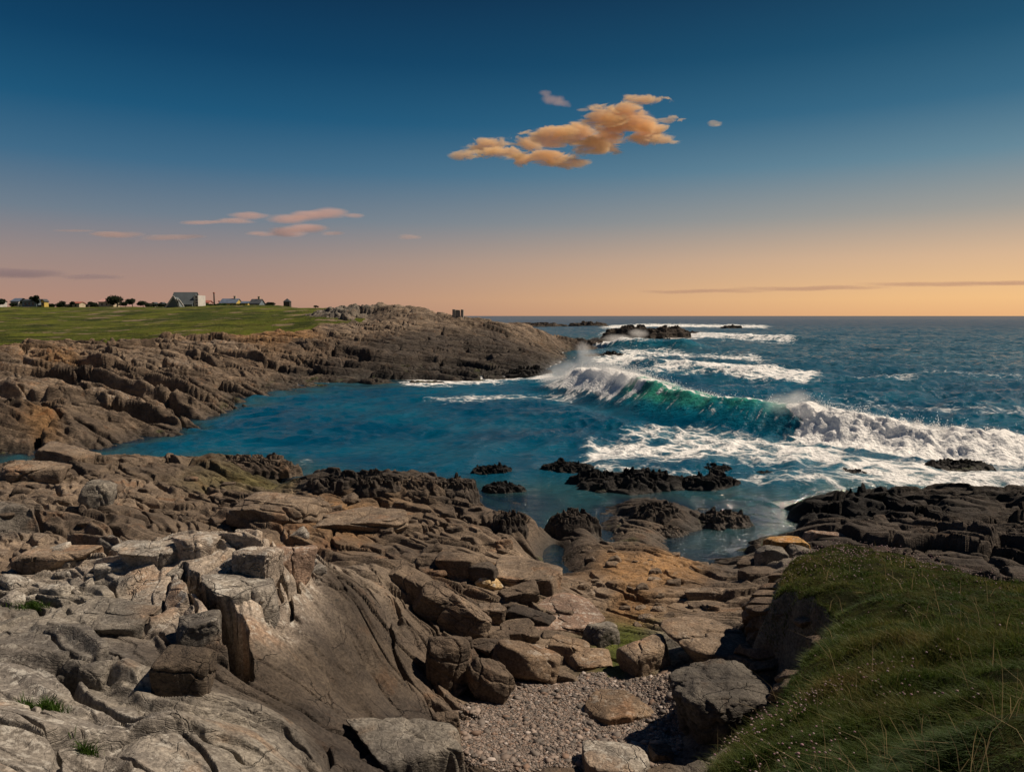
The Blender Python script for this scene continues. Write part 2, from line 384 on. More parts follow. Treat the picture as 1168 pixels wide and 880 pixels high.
def tag(o, label=None, cat=None, group=None, kind=None):
    if label: o["label"] = label
    if cat: o["category"] = cat
    if group: o["group"] = group
    if kind: o["kind"] = kind
    return o

def empty(name, loc, label, cat, group=None, rz=0):
    o = bpy.data.objects.new(name, None); C.objects.link(o)
    o.location = loc; o.rotation_euler = (0, 0, rz)
    return tag(o, label, cat, group)

# ------------------------------------------------------------------ node helpers
class NT:
    def __init__(self, tree):
        self.t = tree; tree.nodes.clear()
    def n(self, kind, **kw):
        nd = self.t.nodes.new(kind)
        ins = kw.pop('ins', {})
        for k, v in kw.items(): setattr(nd, k, v)
        for k, v in ins.items(): self.put(nd.inputs[k], v)
        return nd
    def put(self, sock, v):
        if isinstance(v, bpy.types.NodeSocket): self.t.links.new(v, sock)
        elif isinstance(v, bpy.types.Node): self.t.links.new(v.outputs[0], sock)
        else: sock.default_value = v
    def math(self, op, a, b=0.0, c=None, clamp=False):
        m = self.n('ShaderNodeMath', operation=op, use_clamp=clamp)
        self.put(m.inputs[0], a); self.put(m.inputs[1], b)
        if c is not None: self.put(m.inputs[2], c)
        return m.outputs[0]
    def vec(self, op, a, b=(0, 0, 0)):
        m = self.n('ShaderNodeVectorMath', operation=op)
        self.put(m.inputs[0], a)
        if op == 'SCALE': self.put(m.inputs['Scale'], b)
        else: self.put(m.inputs[1], b)
        return m.outputs['Value'] if op in ('DOT_PRODUCT', 'LENGTH') else m.outputs[0]
    def noise(self, vec, scale, detail=4, rough=.55, dist=0.0, out='Fac'):
        m = self.n('ShaderNodeTexNoise')
        self.put(m.inputs['Vector'], vec); m.inputs['Scale'].default_value = scale; m.inputs['Detail'].default_value = detail
        m.inputs['Roughness'].default_value = rough; m.inputs['Distortion'].default_value = dist
        return m.outputs[out]
    def voro(self, vec, scale, feature='F1', out='Distance', rand=1.0):
        m = self.n('ShaderNodeTexVoronoi', feature=feature)
        self.put(m.inputs['Vector'], vec); m.inputs['Scale'].default_value = scale; m.inputs['Randomness'].default_value = rand
        return m.outputs[out]
    def ramp(self, v, lo, hi, a=0.0, b=1.0, smooth=True):
        m = self.n('ShaderNodeMapRange', interpolation_type='SMOOTHSTEP' if smooth else 'LINEAR')
        self.put(m.inputs[0], v); m.inputs[1].default_value = lo; m.inputs[2].default_value = hi; m.inputs[3].default_value = a; m.inputs[4].default_value = b
        return m.outputs[0]
    def mix(self, f, a, b, blend='MIX'):
        m = self.n('ShaderNodeMix', data_type='RGBA', blend_type=blend)
        self.put(m.inputs[0], f)
        for s, v in ((m.inputs[6], a), (m.inputs[7], b)):
            if isinstance(v, tuple) and len(v) == 3: v = v + (1,)
            self.put(s, v)
        return m.outputs[2]
    def bump(self, h, dist, strength=1.0, normal=None):
        m = self.n('ShaderNodeBump'); self.put(m.inputs['Strength'], strength); m.inputs['Distance'].default_value = dist
        self.put(m.inputs['Height'], h)
        if normal is not None: self.put(m.inputs['Normal'], normal)
        return m.outputs[0]
    def attr(self, name, out='Color'):
        return self.n('ShaderNodeAttribute', attribute_name=name).outputs[out]
    def out(self, s, volume=False):
        o = self.n('ShaderNodeOutputMaterial')
        self.put(o.inputs['Volume' if volume else 'Surface'], s)

def material(name):
    m = bpy.data.materials.new(name); m.use_nodes = True
    return m, NT(m.node_tree)

def plain(name, col, rough=.8, var=.25, scale=3.0, metal=0.0):
    """matte paint, stone or wood with weathering mottle"""
    m, t = material(name)
    p = t.n('ShaderNodeTexCoord').outputs['Object']
    v = t.noise(p, scale, 5)
    c = t.mix(t.ramp(v, .3, .7), tuple(x * (1 - var) for x in col), tuple(min(1, x * (1 + var)) for x in col))
    b = t.n('ShaderNodeBsdfPrincipled', ins={'Base Color': c, 'Roughness': rough, 'Metallic': metal})
    t.put(b.inputs['Normal'], t.bump(t.noise(p, scale * 6, 4), .02, .4))
    t.out(b.outputs[0]); return m

def rock_material(name="rock"):
    m, t = material(name)
    p = t.n('ShaderNodeNewGeometry').outputs['Position']
    nrm = t.n('ShaderNodeNewGeometry').outputs['Normal']
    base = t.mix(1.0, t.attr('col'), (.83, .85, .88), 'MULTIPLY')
    big = t.noise(p, .55, 6, .6)
    mid = t.noise(p, 3.2, 6, .65)
    fin = t.noise(p, 22, 5, .7)
    c = t.mix(1.0, base, t.mix(t.ramp(big, .3, .72), (.62, .60, .60), (1.32, 1.27, 1.2)), 'MULTIPLY')
    c = t.mix(1.0, c, t.mix(t.ramp(mid, .28, .75), (.72, .71, .71), (1.28, 1.26, 1.22)), 'MULTIPLY')
    c = t.mix(1.0, c, t.mix(t.ramp(fin, .25, .75), (.48, .47, .46), (1.5, 1.49, 1.46)), 'MULTIPLY')
    # iron staining and pale lichen crusts
    st = t.ramp(t.noise(p, .9, 5, .6, .4), .56, .68)
    c = t.mix(t.math('MULTIPLY', st, .35), c, t.mix(1.0, c, (1.45, .95, .6), 'MULTIPLY'))
    lum = t.n('ShaderNodeRGBToBW', ins={0: base}).outputs[0]
    up = t.n('ShaderNodeSeparateXYZ', ins={0: nrm}).outputs[2]
    li = t.math('MULTIPLY', t.ramp(t.noise(p, 5.5, 7, .72), .53, .60), t.math('MULTIPLY', t.ramp(lum, .13, .3), t.ramp(up, .2, .7)))
    c = t.mix(t.math('MULTIPLY', li, .75), c, (.52, .50, .45))
    dk = t.ramp(t.voro(t.vec('ADD', p, t.vec('SCALE', t.noise(p, 6, 3, out='Color'), .12)), 3.1), .09, .14, .75, 0)
    c = t.mix(t.math('MULTIPLY', dk, t.ramp(t.noise(p, 1.1, 2), .5, .62)), c, (.035, .033, .03))
    # hairline joints, thin bedding lines and grain in relief
    sv = t.vec('MULTIPLY', p, (1.0, 1.0, 1.6))
    wv = t.vec('ADD', sv, t.vec('SCALE', t.noise(p, 1.7, 4, out='Color'), .5))
    crm = t.ramp(t.noise(p, .8, 3), .45, .6)
    e1 = t.math('MULTIPLY', t.ramp(t.voro(wv, 1.3, 'DISTANCE_TO_EDGE'), 0, .016), crm)
    e2 = t.ramp(t.voro(wv, 4.3, 'DISTANCE_TO_EDGE'), 0, .05)
    bed = t.n('ShaderNodeVectorRotate', rotation_type='EULER_XYZ', ins={'Vector': wv, 'Rotation': (math.radians(24), math.radians(-14), math.radians(-28))}).outputs[0]
    strata = t.noise(t.vec('MULTIPLY', bed, (.55, 1.0, 9.0)), 1.6, 5, .65)
    h = t.math('ADD', t.math('MULTIPLY', e1, .34), t.math('MULTIPLY', e2, .05))
    h = t.math('ADD', h, t.math('MULTIPLY', strata, .22))
    h = t.math('ADD', h, t.math('MULTIPLY', mid, .22))
    h = t.math('ADD', h, t.math('MULTIPLY', fin, .17))
    h = t.math('ADD', h, t.math('MULTIPLY', t.noise(p, 90, 3, .7), .045))
    z = t.n('ShaderNodeSeparateXYZ', ins={0: p}).outputs[2]
    dist = t.vec('LENGTH', p)
    zz = t.math('DIVIDE', z, t.ramp(dist, 40, 110, 1, 3.2))
    wet = t.ramp(t.math('ADD', zz, t.math('MULTIPLY', t.noise(p, .8, 4), .5)), .2, .75, 1, 0)
    c = t.mix(t.math('MULTIPLY', wet, .62), c, (.025, .022, .018))
    # green weed low on the shore
    gw = t.math('MULTIPLY', t.ramp(t.noise(p, .6, 5, .6), .57, .66), t.math('MULTIPLY', wet, t.ramp(up, .5, .9)))
    c = t.mix(t.math('MULTIPLY', gw, .8), c, (.055, .07, .012))
    coarse = t.noise(t.vec('MULTIPLY', bed, (.4, 1.0, 4.5)), .38, 6, .68)
    e3 = t.ramp(t.voro(t.vec('ADD', p, t.vec('SCALE', t.noise(p, .5, 4, out='Color'), 2.0)), .33, 'DISTANCE_TO_EDGE'), 0, .05)
    hc = t.math('ADD', t.math('MULTIPLY', coarse, 1.0), t.math('MULTIPLY', e3, .16))
    b = t.n('ShaderNodeBsdfPrincipled', ins={'Base Color': c, 'Roughness': t.math('SUBTRACT', .9, t.math('MULTIPLY', wet, .35)), 'Specular IOR Level': .3})
    t.put(b.inputs['Normal'], t.bump(h, .13, 1.0, t.bump(hc, .55, t.ramp(dist, 16, 55, .10, .85))))
    t.out(b.outputs[0]); return m

M_ROCK = rock_material()

def turf_material(name, far=False):
    m, t = material(name)
    p = t.n('ShaderNodeNewGeometry').outputs['Position']
    s = .05 if far else .9
    a = t.noise(p, s, 6, .62); b_ = t.noise(p, s * 7, 6, .7)
    c = t.mix(t.ramp(a, .35, .65), (.040, .062, .010) if not far else (.042, .065, .010), (.085, .105, .016) if not far else (.130, .145, .020))
    c = t.mix(t.ramp(b_, .42, .7, 0, .75), c, (.10, .085, .03))
    c = t.mix(t.ramp(t.noise(p, s * 2.3, 4), .50, .62, 0, .8), c, (.025, .034, .010))
    if far:
        stretch = t.vec('MULTIPLY', p, (.6, 1, 1))
        bare = t.ramp(t.noise(stretch, .16, 5, .6), .585, .635)
        c = t.mix(t.math('MULTIPLY', bare, .85), c, (.26, .19, .14))
    else:
        c = t.mix(1.0, c, (.55, .5, .5), 'MULTIPLY')
    b = t.n('ShaderNodeBsdfPrincipled', ins={'Base Color': c, 'Roughness': .95, 'Specular IOR Level': .1})
    t.put(b.inputs['Normal'], t.bump(t.noise(p, 1.1 if far else 14, 6, .75), .8 if far else .12, 1.0))
    t.out(b.outputs[0]); return m
M_MEADOW = turf_material("meadow_turf", True)
M_TURF = turf_material("bluff_turf")

def shingle_material():
    m, t = material("shingle")
    p = t.n('ShaderNodeNewGeometry').outputs['Position']
    v = t.n('ShaderNodeTexVoronoi', feature='F1'); t.put(v.inputs['Vector'], p); v.inputs['Scale'].default_value = 26
    c = t.mix(t.n('ShaderNodeSeparateColor', ins={0: v.outputs['Color']}).outputs[0], (.10, .075, .062), (.33, .26, .22))
    b = t.n('ShaderNodeBsdfPrincipled', ins={'Base Color': c, 'Roughness': .8})
    t.put(b.inputs['Normal'], t.bump(t.math('SUBTRACT', 1.0, v.outputs['Distance']), .03, 1.0))
    t.out(b.outputs[0]); return m
M_SHINGLE = shingle_material()

# ------------------------------------------------------------------ land: one dense sheet, split by what covers it
import os
LO = os.environ.get("SCENE_LOWRES") == "1"
NC = 760 if LO else 1560
th = np.linspace(-math.radians(47), math.radians(47), NC)
def radii(parts):
    out = []
    for a, b, n in parts:
        out.append(np.exp(np.linspace(math.log(a), math.log(b), n, endpoint=False)))
    return np.concatenate(out + [np.array([parts[-1][1]])])
q = .5 if LO else 1.0
rad = radii([(1.6, 5, int(70 * q)), (5, 16, int(580 * q)), (16, 45, int(560 * q)), (45, 62, int(130 * q)), (62, 200, int(430 * q)), (200, 900, int(90 * q))])
NR = len(rad)
TT, RR = np.meshgrid(th, rad)
GX = (RR * np.sin(TT)).astype(np.float32); GY = (RR * np.cos(TT)).astype(np.float32)
GZ, GCOL, GTINT, GM = relief(GX, GY)
# break the mesh sideways too so ledges are not plumb
shx = pnoise(GX / .9, GZ / .7, 121) * .10 * np.clip(GM['amp'], 0, 1) * sstep(4, 9, RR)
shy = pnoise(GY / .9 + 7, GZ / .6, 122) * .16 * np.clip(GM['amp'], 0, 1) * sstep(4, 9, RR)

def ground(x, y):
    """land height at a plan position"""
    a = math.atan2(x, y); r = math.hypot(x, y)
    i = (a - th[0]) / (th[-1] - th[0]) * (NC - 1)
    j = np.searchsorted(rad, r) - 1
    i0 = int(min(max(i, 0), NC - 2)); j0 = int(min(max(j, 0), NR - 2))
    fi = min(max(i - i0, 0), 1); fj = min(max((r - rad[j0]) / (rad[j0 + 1] - rad[j0]), 0), 1)
    return float((GZ[j0, i0] * (1 - fi) + GZ[j0, i0 + 1] * fi) * (1 - fj) + (GZ[j0 + 1, i0] * (1 - fi) + GZ[j0 + 1, i0 + 1] * fi) * fj)

def hit(px, py, sea=True):
    """first point of land (or sea) on the line of sight through a pixel"""
    d = ray(px, py); t = 2.0
    while t < 1500:
        x, y, z = d[0] * t, d[1] * t, CAM_H + d[2] * t
        if z < ground(x, y) or (sea and z < 0): return (x, y, max(z, 0) if sea else z)
        t *= 1.004
    return (x, y, z)

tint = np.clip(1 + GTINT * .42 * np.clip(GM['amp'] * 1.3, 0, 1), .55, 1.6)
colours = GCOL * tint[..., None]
co = np.stack([GX + shx, GY + shy, GZ], -1).reshape(-1, 3)
colf = colours.reshape(-1, 3)
idx = np.arange(NR * NC).reshape(NR, NC)
quads = np.stack([idx[:-1, :-1], idx[:-1, 1:], idx[1:, 1:], idx[1:, :-1]], -1)[:, :, ::-1].reshape(-1, 4)
def fmean(a): return ((a[:-1, :-1] + a[1:, 1:]) * .5).ravel()
fz = np.maximum.reduce([GZ[:-1, :-1], GZ[1:, 1:], GZ[1:, :-1], GZ[:-1, 1:]]).ravel()
fb = fmean(GM['bluff']); fm = fmean(GM['meadow']); fbe = fmean(GM['beach']); fr = fmean(RR)
region = np.where(fb > .10, 0, np.where(fm > .5, 1, np.where((fbe > .5), 2, np.where(fr < 43, 3, 4))))
keep = fz > -1.1
NAMES = ["bluff_ground", "meadow", "pebble_beach", "rocky_shore", "rocky_headland"]
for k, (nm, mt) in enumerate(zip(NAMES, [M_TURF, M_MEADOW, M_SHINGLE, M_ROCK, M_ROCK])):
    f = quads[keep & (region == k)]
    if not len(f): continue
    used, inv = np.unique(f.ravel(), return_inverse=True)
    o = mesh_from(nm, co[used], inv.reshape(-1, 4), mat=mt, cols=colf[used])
    tag(o, kind='structure')

# ------------------------------------------------------------------ sky and sun
world = bpy.data.worlds.new("World"); scene.world = world; world.use_nodes = True
t = NT(world.node_tree)
d = t.vec('NORMALIZE', t.n('ShaderNodeTexCoord').outputs['Generated'])
sep = t.n('ShaderNodeSeparateXYZ', ins={0: d})
def srgb(r, g, b):
    f = lambda v: (v / 255 / 12.92 if v / 255 <= .04045 else ((v / 255 + .055) / 1.055) ** 2.4)
    return (f(r), f(g), f(b), 1)
def sky_ramp(stops):
    nd = t.n('ShaderNodeValToRGB'); cr = nd.color_ramp; cr.interpolation = 'EASE' if False else 'LINEAR'
    t.put(nd.inputs[0], t.ramp(sep.outputs[2], -.2, 1.0, 0, 1, smooth=False))
    while len(cr.elements) < len(stops): cr.elements.new(.5)
    for e, (deg, c) in zip(cr.elements, stops):
        e.position = (math.sin(math.radians(deg)) + .2) / 1.2; e.color = srgb(*c)
    return nd.outputs[0]
left = sky_ramp([(-11, (20, 40, 60)), (-.6, (172, 133, 118)), (1.2, (178, 139, 122)), (4, (156, 136, 131)), (7, (112, 126, 140)), (10.5, (62, 106, 136)), (14, (22, 85, 121)), (18, (3, 63, 99)), (23, (0, 43, 75)), (40, (0, 36, 70)), (90, (2, 28, 60))])
right = sky_ramp([(-11, (20, 40, 60)), (-.6, (236, 176, 124)), (1.2, (250, 198, 136)), (4, (224, 186, 148)), (7, (164, 160, 152)), (10.5, (104, 138, 154)), (14, (54, 106, 134)), (18, (22, 80, 110)), (23, (5, 54, 84)), (40, (2, 42, 76)), (90, (2, 28, 60))])
az = t.math('ARCTAN2', sep.outputs[0], sep.outputs[1])
grad = t.mix(t.ramp(az, -.50, .80), left, right)
skyn = t.n('ShaderNodeTexSky', sky_type='NISHITA'); skyn.sun_disc = False
skyn.sun_elevation = SUN_EL; skyn.sun_rotation = SUN_AZ
bg = t.n('ShaderNodeBackground', ins={'Color': grad, 'Strength': 1.0})
bg2 = t.n('ShaderNodeBackground', ins={'Color': skyn.outputs[0], 'Strength': .05})
ms = t.n('ShaderNodeMixShader', ins={0: .06}); t.put(ms.inputs[1], bg.outputs[0]); t.put(ms.inputs[2], bg2.outputs[0])
wo = t.n('ShaderNodeOutputWorld'); t.put(wo.inputs[0], ms.outputs[0])

sun = bpy.data.lights.new("sun", 'SUN'); sun.energy = 5.0; sun.angle = math.radians(.6); sun.color = (1, .84, .66)
so = bpy.data.objects.new("sun", sun); C.objects.link(so)
so.rotation_euler = (-SUN_DIR).to_track_quat('-Z', 'Y').to_euler()
# ------------------------------------------------------------------ sea
NWC = 420 if LO else 1000
thw = np.linspace(-math.radians(52), math.radians(52), NWC)
radw = radii([(17, 120, int(640 * q)), (120, 400, int(200 * q)), (400, 2500, int(260 * q)), (2500, 30000, int(50 * q))])
TW, RW = np.meshgrid(thw, radw)
SX = (RW * np.sin(TW)); SY = (RW * np.cos(TW))
# water depth from the relief (nearest vertex of the land sheet)
ii = np.clip(((TW - th[0]) / (th[-1] - th[0]) * (NC - 1)).round().astype(int), 0, NC - 1)
jj = np.clip(np.searchsorted(rad, RW), 0, NR - 1)
LANDZ = np.where(RW < 890, GZ[jj, ii], -6.0)
DEPTH = -LANDZ
def blur(a, n):
    for _ in range(n):
        a = (a + np.roll(a, 1, 1) + np.roll(a, -1, 1)) / 3
        a[1:-1] = (a[1:-1] + a[:-2] + a[2:]) / 3
    return a
DEPTHS = blur(DEPTH.copy(), 6)
# crest line of the breaking wave: foot position, height
CREST = [(585, 440, .15), (612, 443, 1.2), (640, 447, 2.7), (680, 458, 3.0), (720, 470, 2.75), (760, 479, 2.4), (800, 486, 2.2), (840, 492, 2.15), (870, 495, 2.1), (950, 508, 2.0), (1060, 521, 1.45), (1168, 530, 1.2), (1330, 545, 1.0), (1600, 565, .8)]
cpts = [at_z(a, b, 0)[:2] for a, b, h in CREST]; chs = [c[2] for c in CREST]; cpx = [c[0] for c in CREST]
def crest_coords(x, y):
    best = np.full(np.shape(x), 1e9); n = np.zeros(np.shape(x)); H = n.copy(); PX = n.copy(); nx = n.copy(); ny = n.copy()
    for i in range(len(cpts) - 1):
        ax, ay = cpts[i]; bx, by = cpts[i + 1]; ex, ey = bx - ax, by - ay; L = math.hypot(ex, ey)
        tt = np.clip(((x - ax) * ex + (y - ay) * ey) / (L * L), 0, 1)
        dx, dy = x - ax - tt * ex, y - ay - tt * ey
        dd = dx * dx + dy * dy; m = dd < best
        best = np.where(m, dd, best)
        fx, fy = ey / L, -ex / L       # towards the camera side
        if fy > 0: fx, fy = -fx, -fy
        n = np.where(m, np.sign(dx * fx + dy * fy) * np.sqrt(dd), n)
        H = np.where(m, chs[i] * (1 - tt) + chs[i + 1] * tt, H); PX = np.where(m, cpx[i] * (1 - tt) + cpx[i + 1] * tt, PX)
        nx = np.where(m, fx, nx); ny = np.where(m, fy, ny)
    return n, H, PX, nx, ny
cn, cH, cPX, cnx, cny = crest_coords(SX, SY)
cn = cn + 2.9 + fbm(SX / 4, SY / 4, 3, 201) * .35       # the foot of the wave is where it was measured; the crest stands behind it
cH = cH * (1 + fbm(cPX / 40, cPX * 0, 3, 202) * .35)
prof = np.where(cn < 0, np.exp(-(np.abs(cn) / 4.5) ** 1.7), np.exp(-(np.abs(cn) / (2.5 + .5 * fbm(cPX / 20, cPX * 0, 2, 203))) ** 1.8))
endf = sstep(585, 640, cPX)
cH = cH * .88
WZ = cH * prof * endf - .18 * cH * np.exp(-((cn - 5.0) / 2.0) ** 2) * endf
push = .28 * cH * np.clip(prof, 0, 1) ** 4 * endf
# smaller swell lines further out
def swell(px0, py0, px1, py1, H, wid):
    a = at_z(px0, py0, 0); b = at_z(px1, py1, 0)
    ex, ey = b[0] - a[0], b[1] - a[1]; L = math.hypot(ex, ey)
    tt = ((SX - a[0]) * ex + (SY - a[1]) * ey) / (L * L)
    dd = ((SX - a[0]) * ey - (SY - a[1]) * ex) / L
    dd = np.where(ey * 0 - ex < 0, dd, -dd) + fbm(SX / 9, SY / 9, 3, 210) * 1.2
    m = sstep(-.05, .12, tt) * sstep(1.05, .85, tt)
    return H * m * np.where(dd < 0, np.exp(-(dd / (wid * 2.5)) ** 2), np.exp(-(dd / wid) ** 2)), m, dd
s1, m1, d1 = swell(672, 398, 800, 403, 2.0, 2.5)
s2, m2, d2 = swell(790, 385, 940, 393, 1.3, 3)
s3, m3, d3 = swell(700, 421, 900, 432, .8, 2)
WZ = WZ + s1 + s2 + s3
# wind chop, wavelets running towards the shore
calm = sstep(0, 1.3, DEPTHS) * (.35 + .65 * sstep(24, 55, RW))
bayf = sstep(560, 700, 584 + 840 * cp * SX / SY)       # the cove on the left is more sheltered
chop = np.zeros_like(SX)
for lam, a, s in ((30, .42, 5), (11, .32, 1), (4.6, .22, 2), (2.0, .14, 3), (.9, .065, 4)):
    ca, sa = math.cos(.35 * s), math.sin(.35 * s)
    uu = SX * ca + SY * sa; vv = -SX * sa + SY * ca
    n1 = 1 - 2 * np.abs(pnoise(uu / (lam * 1.7), vv / lam, 220 + s))
    chop += a * n1 * sstep(lam * 500, lam * 150, RW) * (sstep(60, 120, RW) if lam == 30 else 1)
WZ = WZ + chop * calm * (.62 + .6 * bayf) * (1 - .8 * endf * sstep(7, 3, np.abs(cn - .5)))
rollm = sstep(862, 892, cPX) * sstep(-5.0, -.6, cn) * sstep(4.8, 2.6, cn)
bil = (np.abs(pnoise(SX / 1.1, SY / 1.1, 261)) * .26 + np.abs(pnoise(SX / .45, SY / .45, 262)) * .20 + np.abs(pnoise(SX / .2, SY / .2, 265)) * .06 + fbm(SX / 3.2, SY / 3.2, 3, 263) * .75)
WZ = WZ + rollm * (bil - .25) * .75
WZ = WZ + endf * sstep(742, 700, cPX) * sstep(-4, -.5, cn) * sstep(4, 1.2, cn) * fbm(cPX / 7, cn / 9, 4, 264) * .55
push = push + rollm * (bil - .2) * .4
WX = SX + cnx * push; WY = SY + cny * push
# foam
PXW = 584 + 840 * cp * SX / SY
PYW = 440 - 840 * np.tan(np.arctan2(-CAM_H, SY) + PITCH)
nz = fbm(SX / 6, SY / 6, 5, 231); nzf = fbm(SX / 1.4, SY / 1.4, 5, 232)
foam = np.zeros_like(SX)
foam = np.maximum(foam, .82 * sstep(.55, .0, DEPTHS + nz * .35) * np.maximum(sstep(470, 620, PXW + nz * 60), .62 * sstep(230, 330, PXW)) * (RW > 40) * (RW < 170))
foam = np.maximum(foam,   .36 * sstep(.5, .05, DEPTHS + nz * .4) * (RW > 36))
def patch(px, py, rx, ry, a):
    return a * np.exp(-(((PXW - px) / rx) ** 2 + ((PYW - py) / ry) ** 2))
def band(pts, wid, a, PXc=None):
    ys = np.interp(PXW, [p[0] for p in pts], [p[1] for p in pts]); m = (PXW > pts[0][0]) & (PXW < pts[-1][0])
    edge = np.minimum(sstep(pts[0][0], pts[0][0] + 40, PXW), sstep(pts[-1][0], pts[-1][0] - 40, PXW))
    return a * edge * np.exp(-((PYW - ys - nz * wid * .9) / wid) ** 2) * m
foam = np.maximum(foam, band([(640, 524), (720, 516), (800, 512), (880, 524), (960, 534), (1100, 545), (1300, 552)], 23, .80))
foam = np.maximum(foam, band([(700, 498), (800, 500), (900, 510), (1000, 526)], 14, .72))
foam = np.maximum(foam, band([(640, 546), (780, 548), (950, 556), (1000, 545)], 17, .62))
foam = np.maximum(foam, patch(735, 500, 45, 9, .7))
foam = np.maximum(foam, band([(430, 437), (520, 437), (600, 432), (660, 434)], 8, .80))
foam = np.maximum(foam, band([(455, 460), (520, 459), (600, 453), (690, 452)], 6, .60))
foam = np.maximum(foam, band([(650, 410), (720, 418), (800, 425), (900, 434), (960, 436)], 9, .84))
foam = np.maximum(foam, band([(680, 403), (760, 408), (860, 414), (900, 420)], 7, .74))
foam = np.maximum(foam, band([(660, 383), (740, 384), (840, 386), (930, 392)], 5.5, .84))
foam = np.maximum(foam, band([(660, 376), (740, 372), (830, 373), (900, 374)], 3.2, .84))
foam = np.maximum(foam, band([(1000, 408), (1045, 409)], 3, .75)); foam = np.maximum(foam, band([(940, 436), (1080, 437)], 4, .6))
foam = np.maximum(foam, band([(1020, 430), (1168, 438), (1300, 445)], 5, .52)); foam = np.maximum(foam, band([(900, 462), (1168, 478), (1300, 485)], 10, .56))
foam = np.maximum(foam, patch(342, 530, 24, 4, .62)); foam = np.maximum(foam, patch(560, 528, 40, 6, .45))
foam = np.maximum(foam, .42 * sstep(.30, .5, nz) * bayf * sstep(500, 200, RW))
# on the breaking wave: torn crest, falling water at the left end, broken roller to the right
lip = np.exp(-((cn + .15 + fbm(cPX / 6, cn * 0, 3, 292) * .5) / .42) ** 2)
onw = endf * sstep(.3, 1.0, cH)
foam = np.maximum(foam, onw * lip * np.clip(.78 + fbm(cPX / 9, cn / 2, 3, 240) * .7, .3, 1))
foam = np.maximum(foam, onw * sstep(-1.5, .2, cn) * sstep(4.2, 1.5, cn) * np.clip(.36 + fbm(cPX / 5, cn / 7, 4, 293) * .75, 0, .8))
curtain = sstep(748, 690, cPX + fbm(cPX / 6, cn / 5, 4, 241) * 40) * sstep(-3.5, -.8, cn) * sstep(4.4, 2.0, cn)
foam = np.maximum(foam, endf * curtain * .97)
roll = sstep(858, 878, cPX + fbm(SX / 1.3, cn / 1.3, 3, 271) * 30 - cn * 13) * sstep(-4.5, -1.0, cn) * sstep(4.6, 3.0, cn + fbm(SX / 1.5, SY / 1.5, 3, 275) * .8)
foam = np.maximum(foam, roll * .98)
foam = np.maximum(foam, s1 / 2.0 * sstep(800, 690, PXW) * .95)
green = np.clip(WZ / 2.0 + .12, 0, 1) * endf * sstep(-2.0, -.6, cn) * sstep(4.6, .6, cn) * sstep(660, 710, cPX) * sstep(950, 890, cPX)  # where light through the thin wave is painted as greener water
green = green * np.clip(.55 + .5 * np.exp(-((cPX - 722) / 45) ** 2) + fbm(cPX / 16, cn / 3, 4, 291) * .5, .15, 1.1)
green = np.clip(green * 1.3 + .35 * np.clip(s1, 0, 1) * .6, 0, 1)

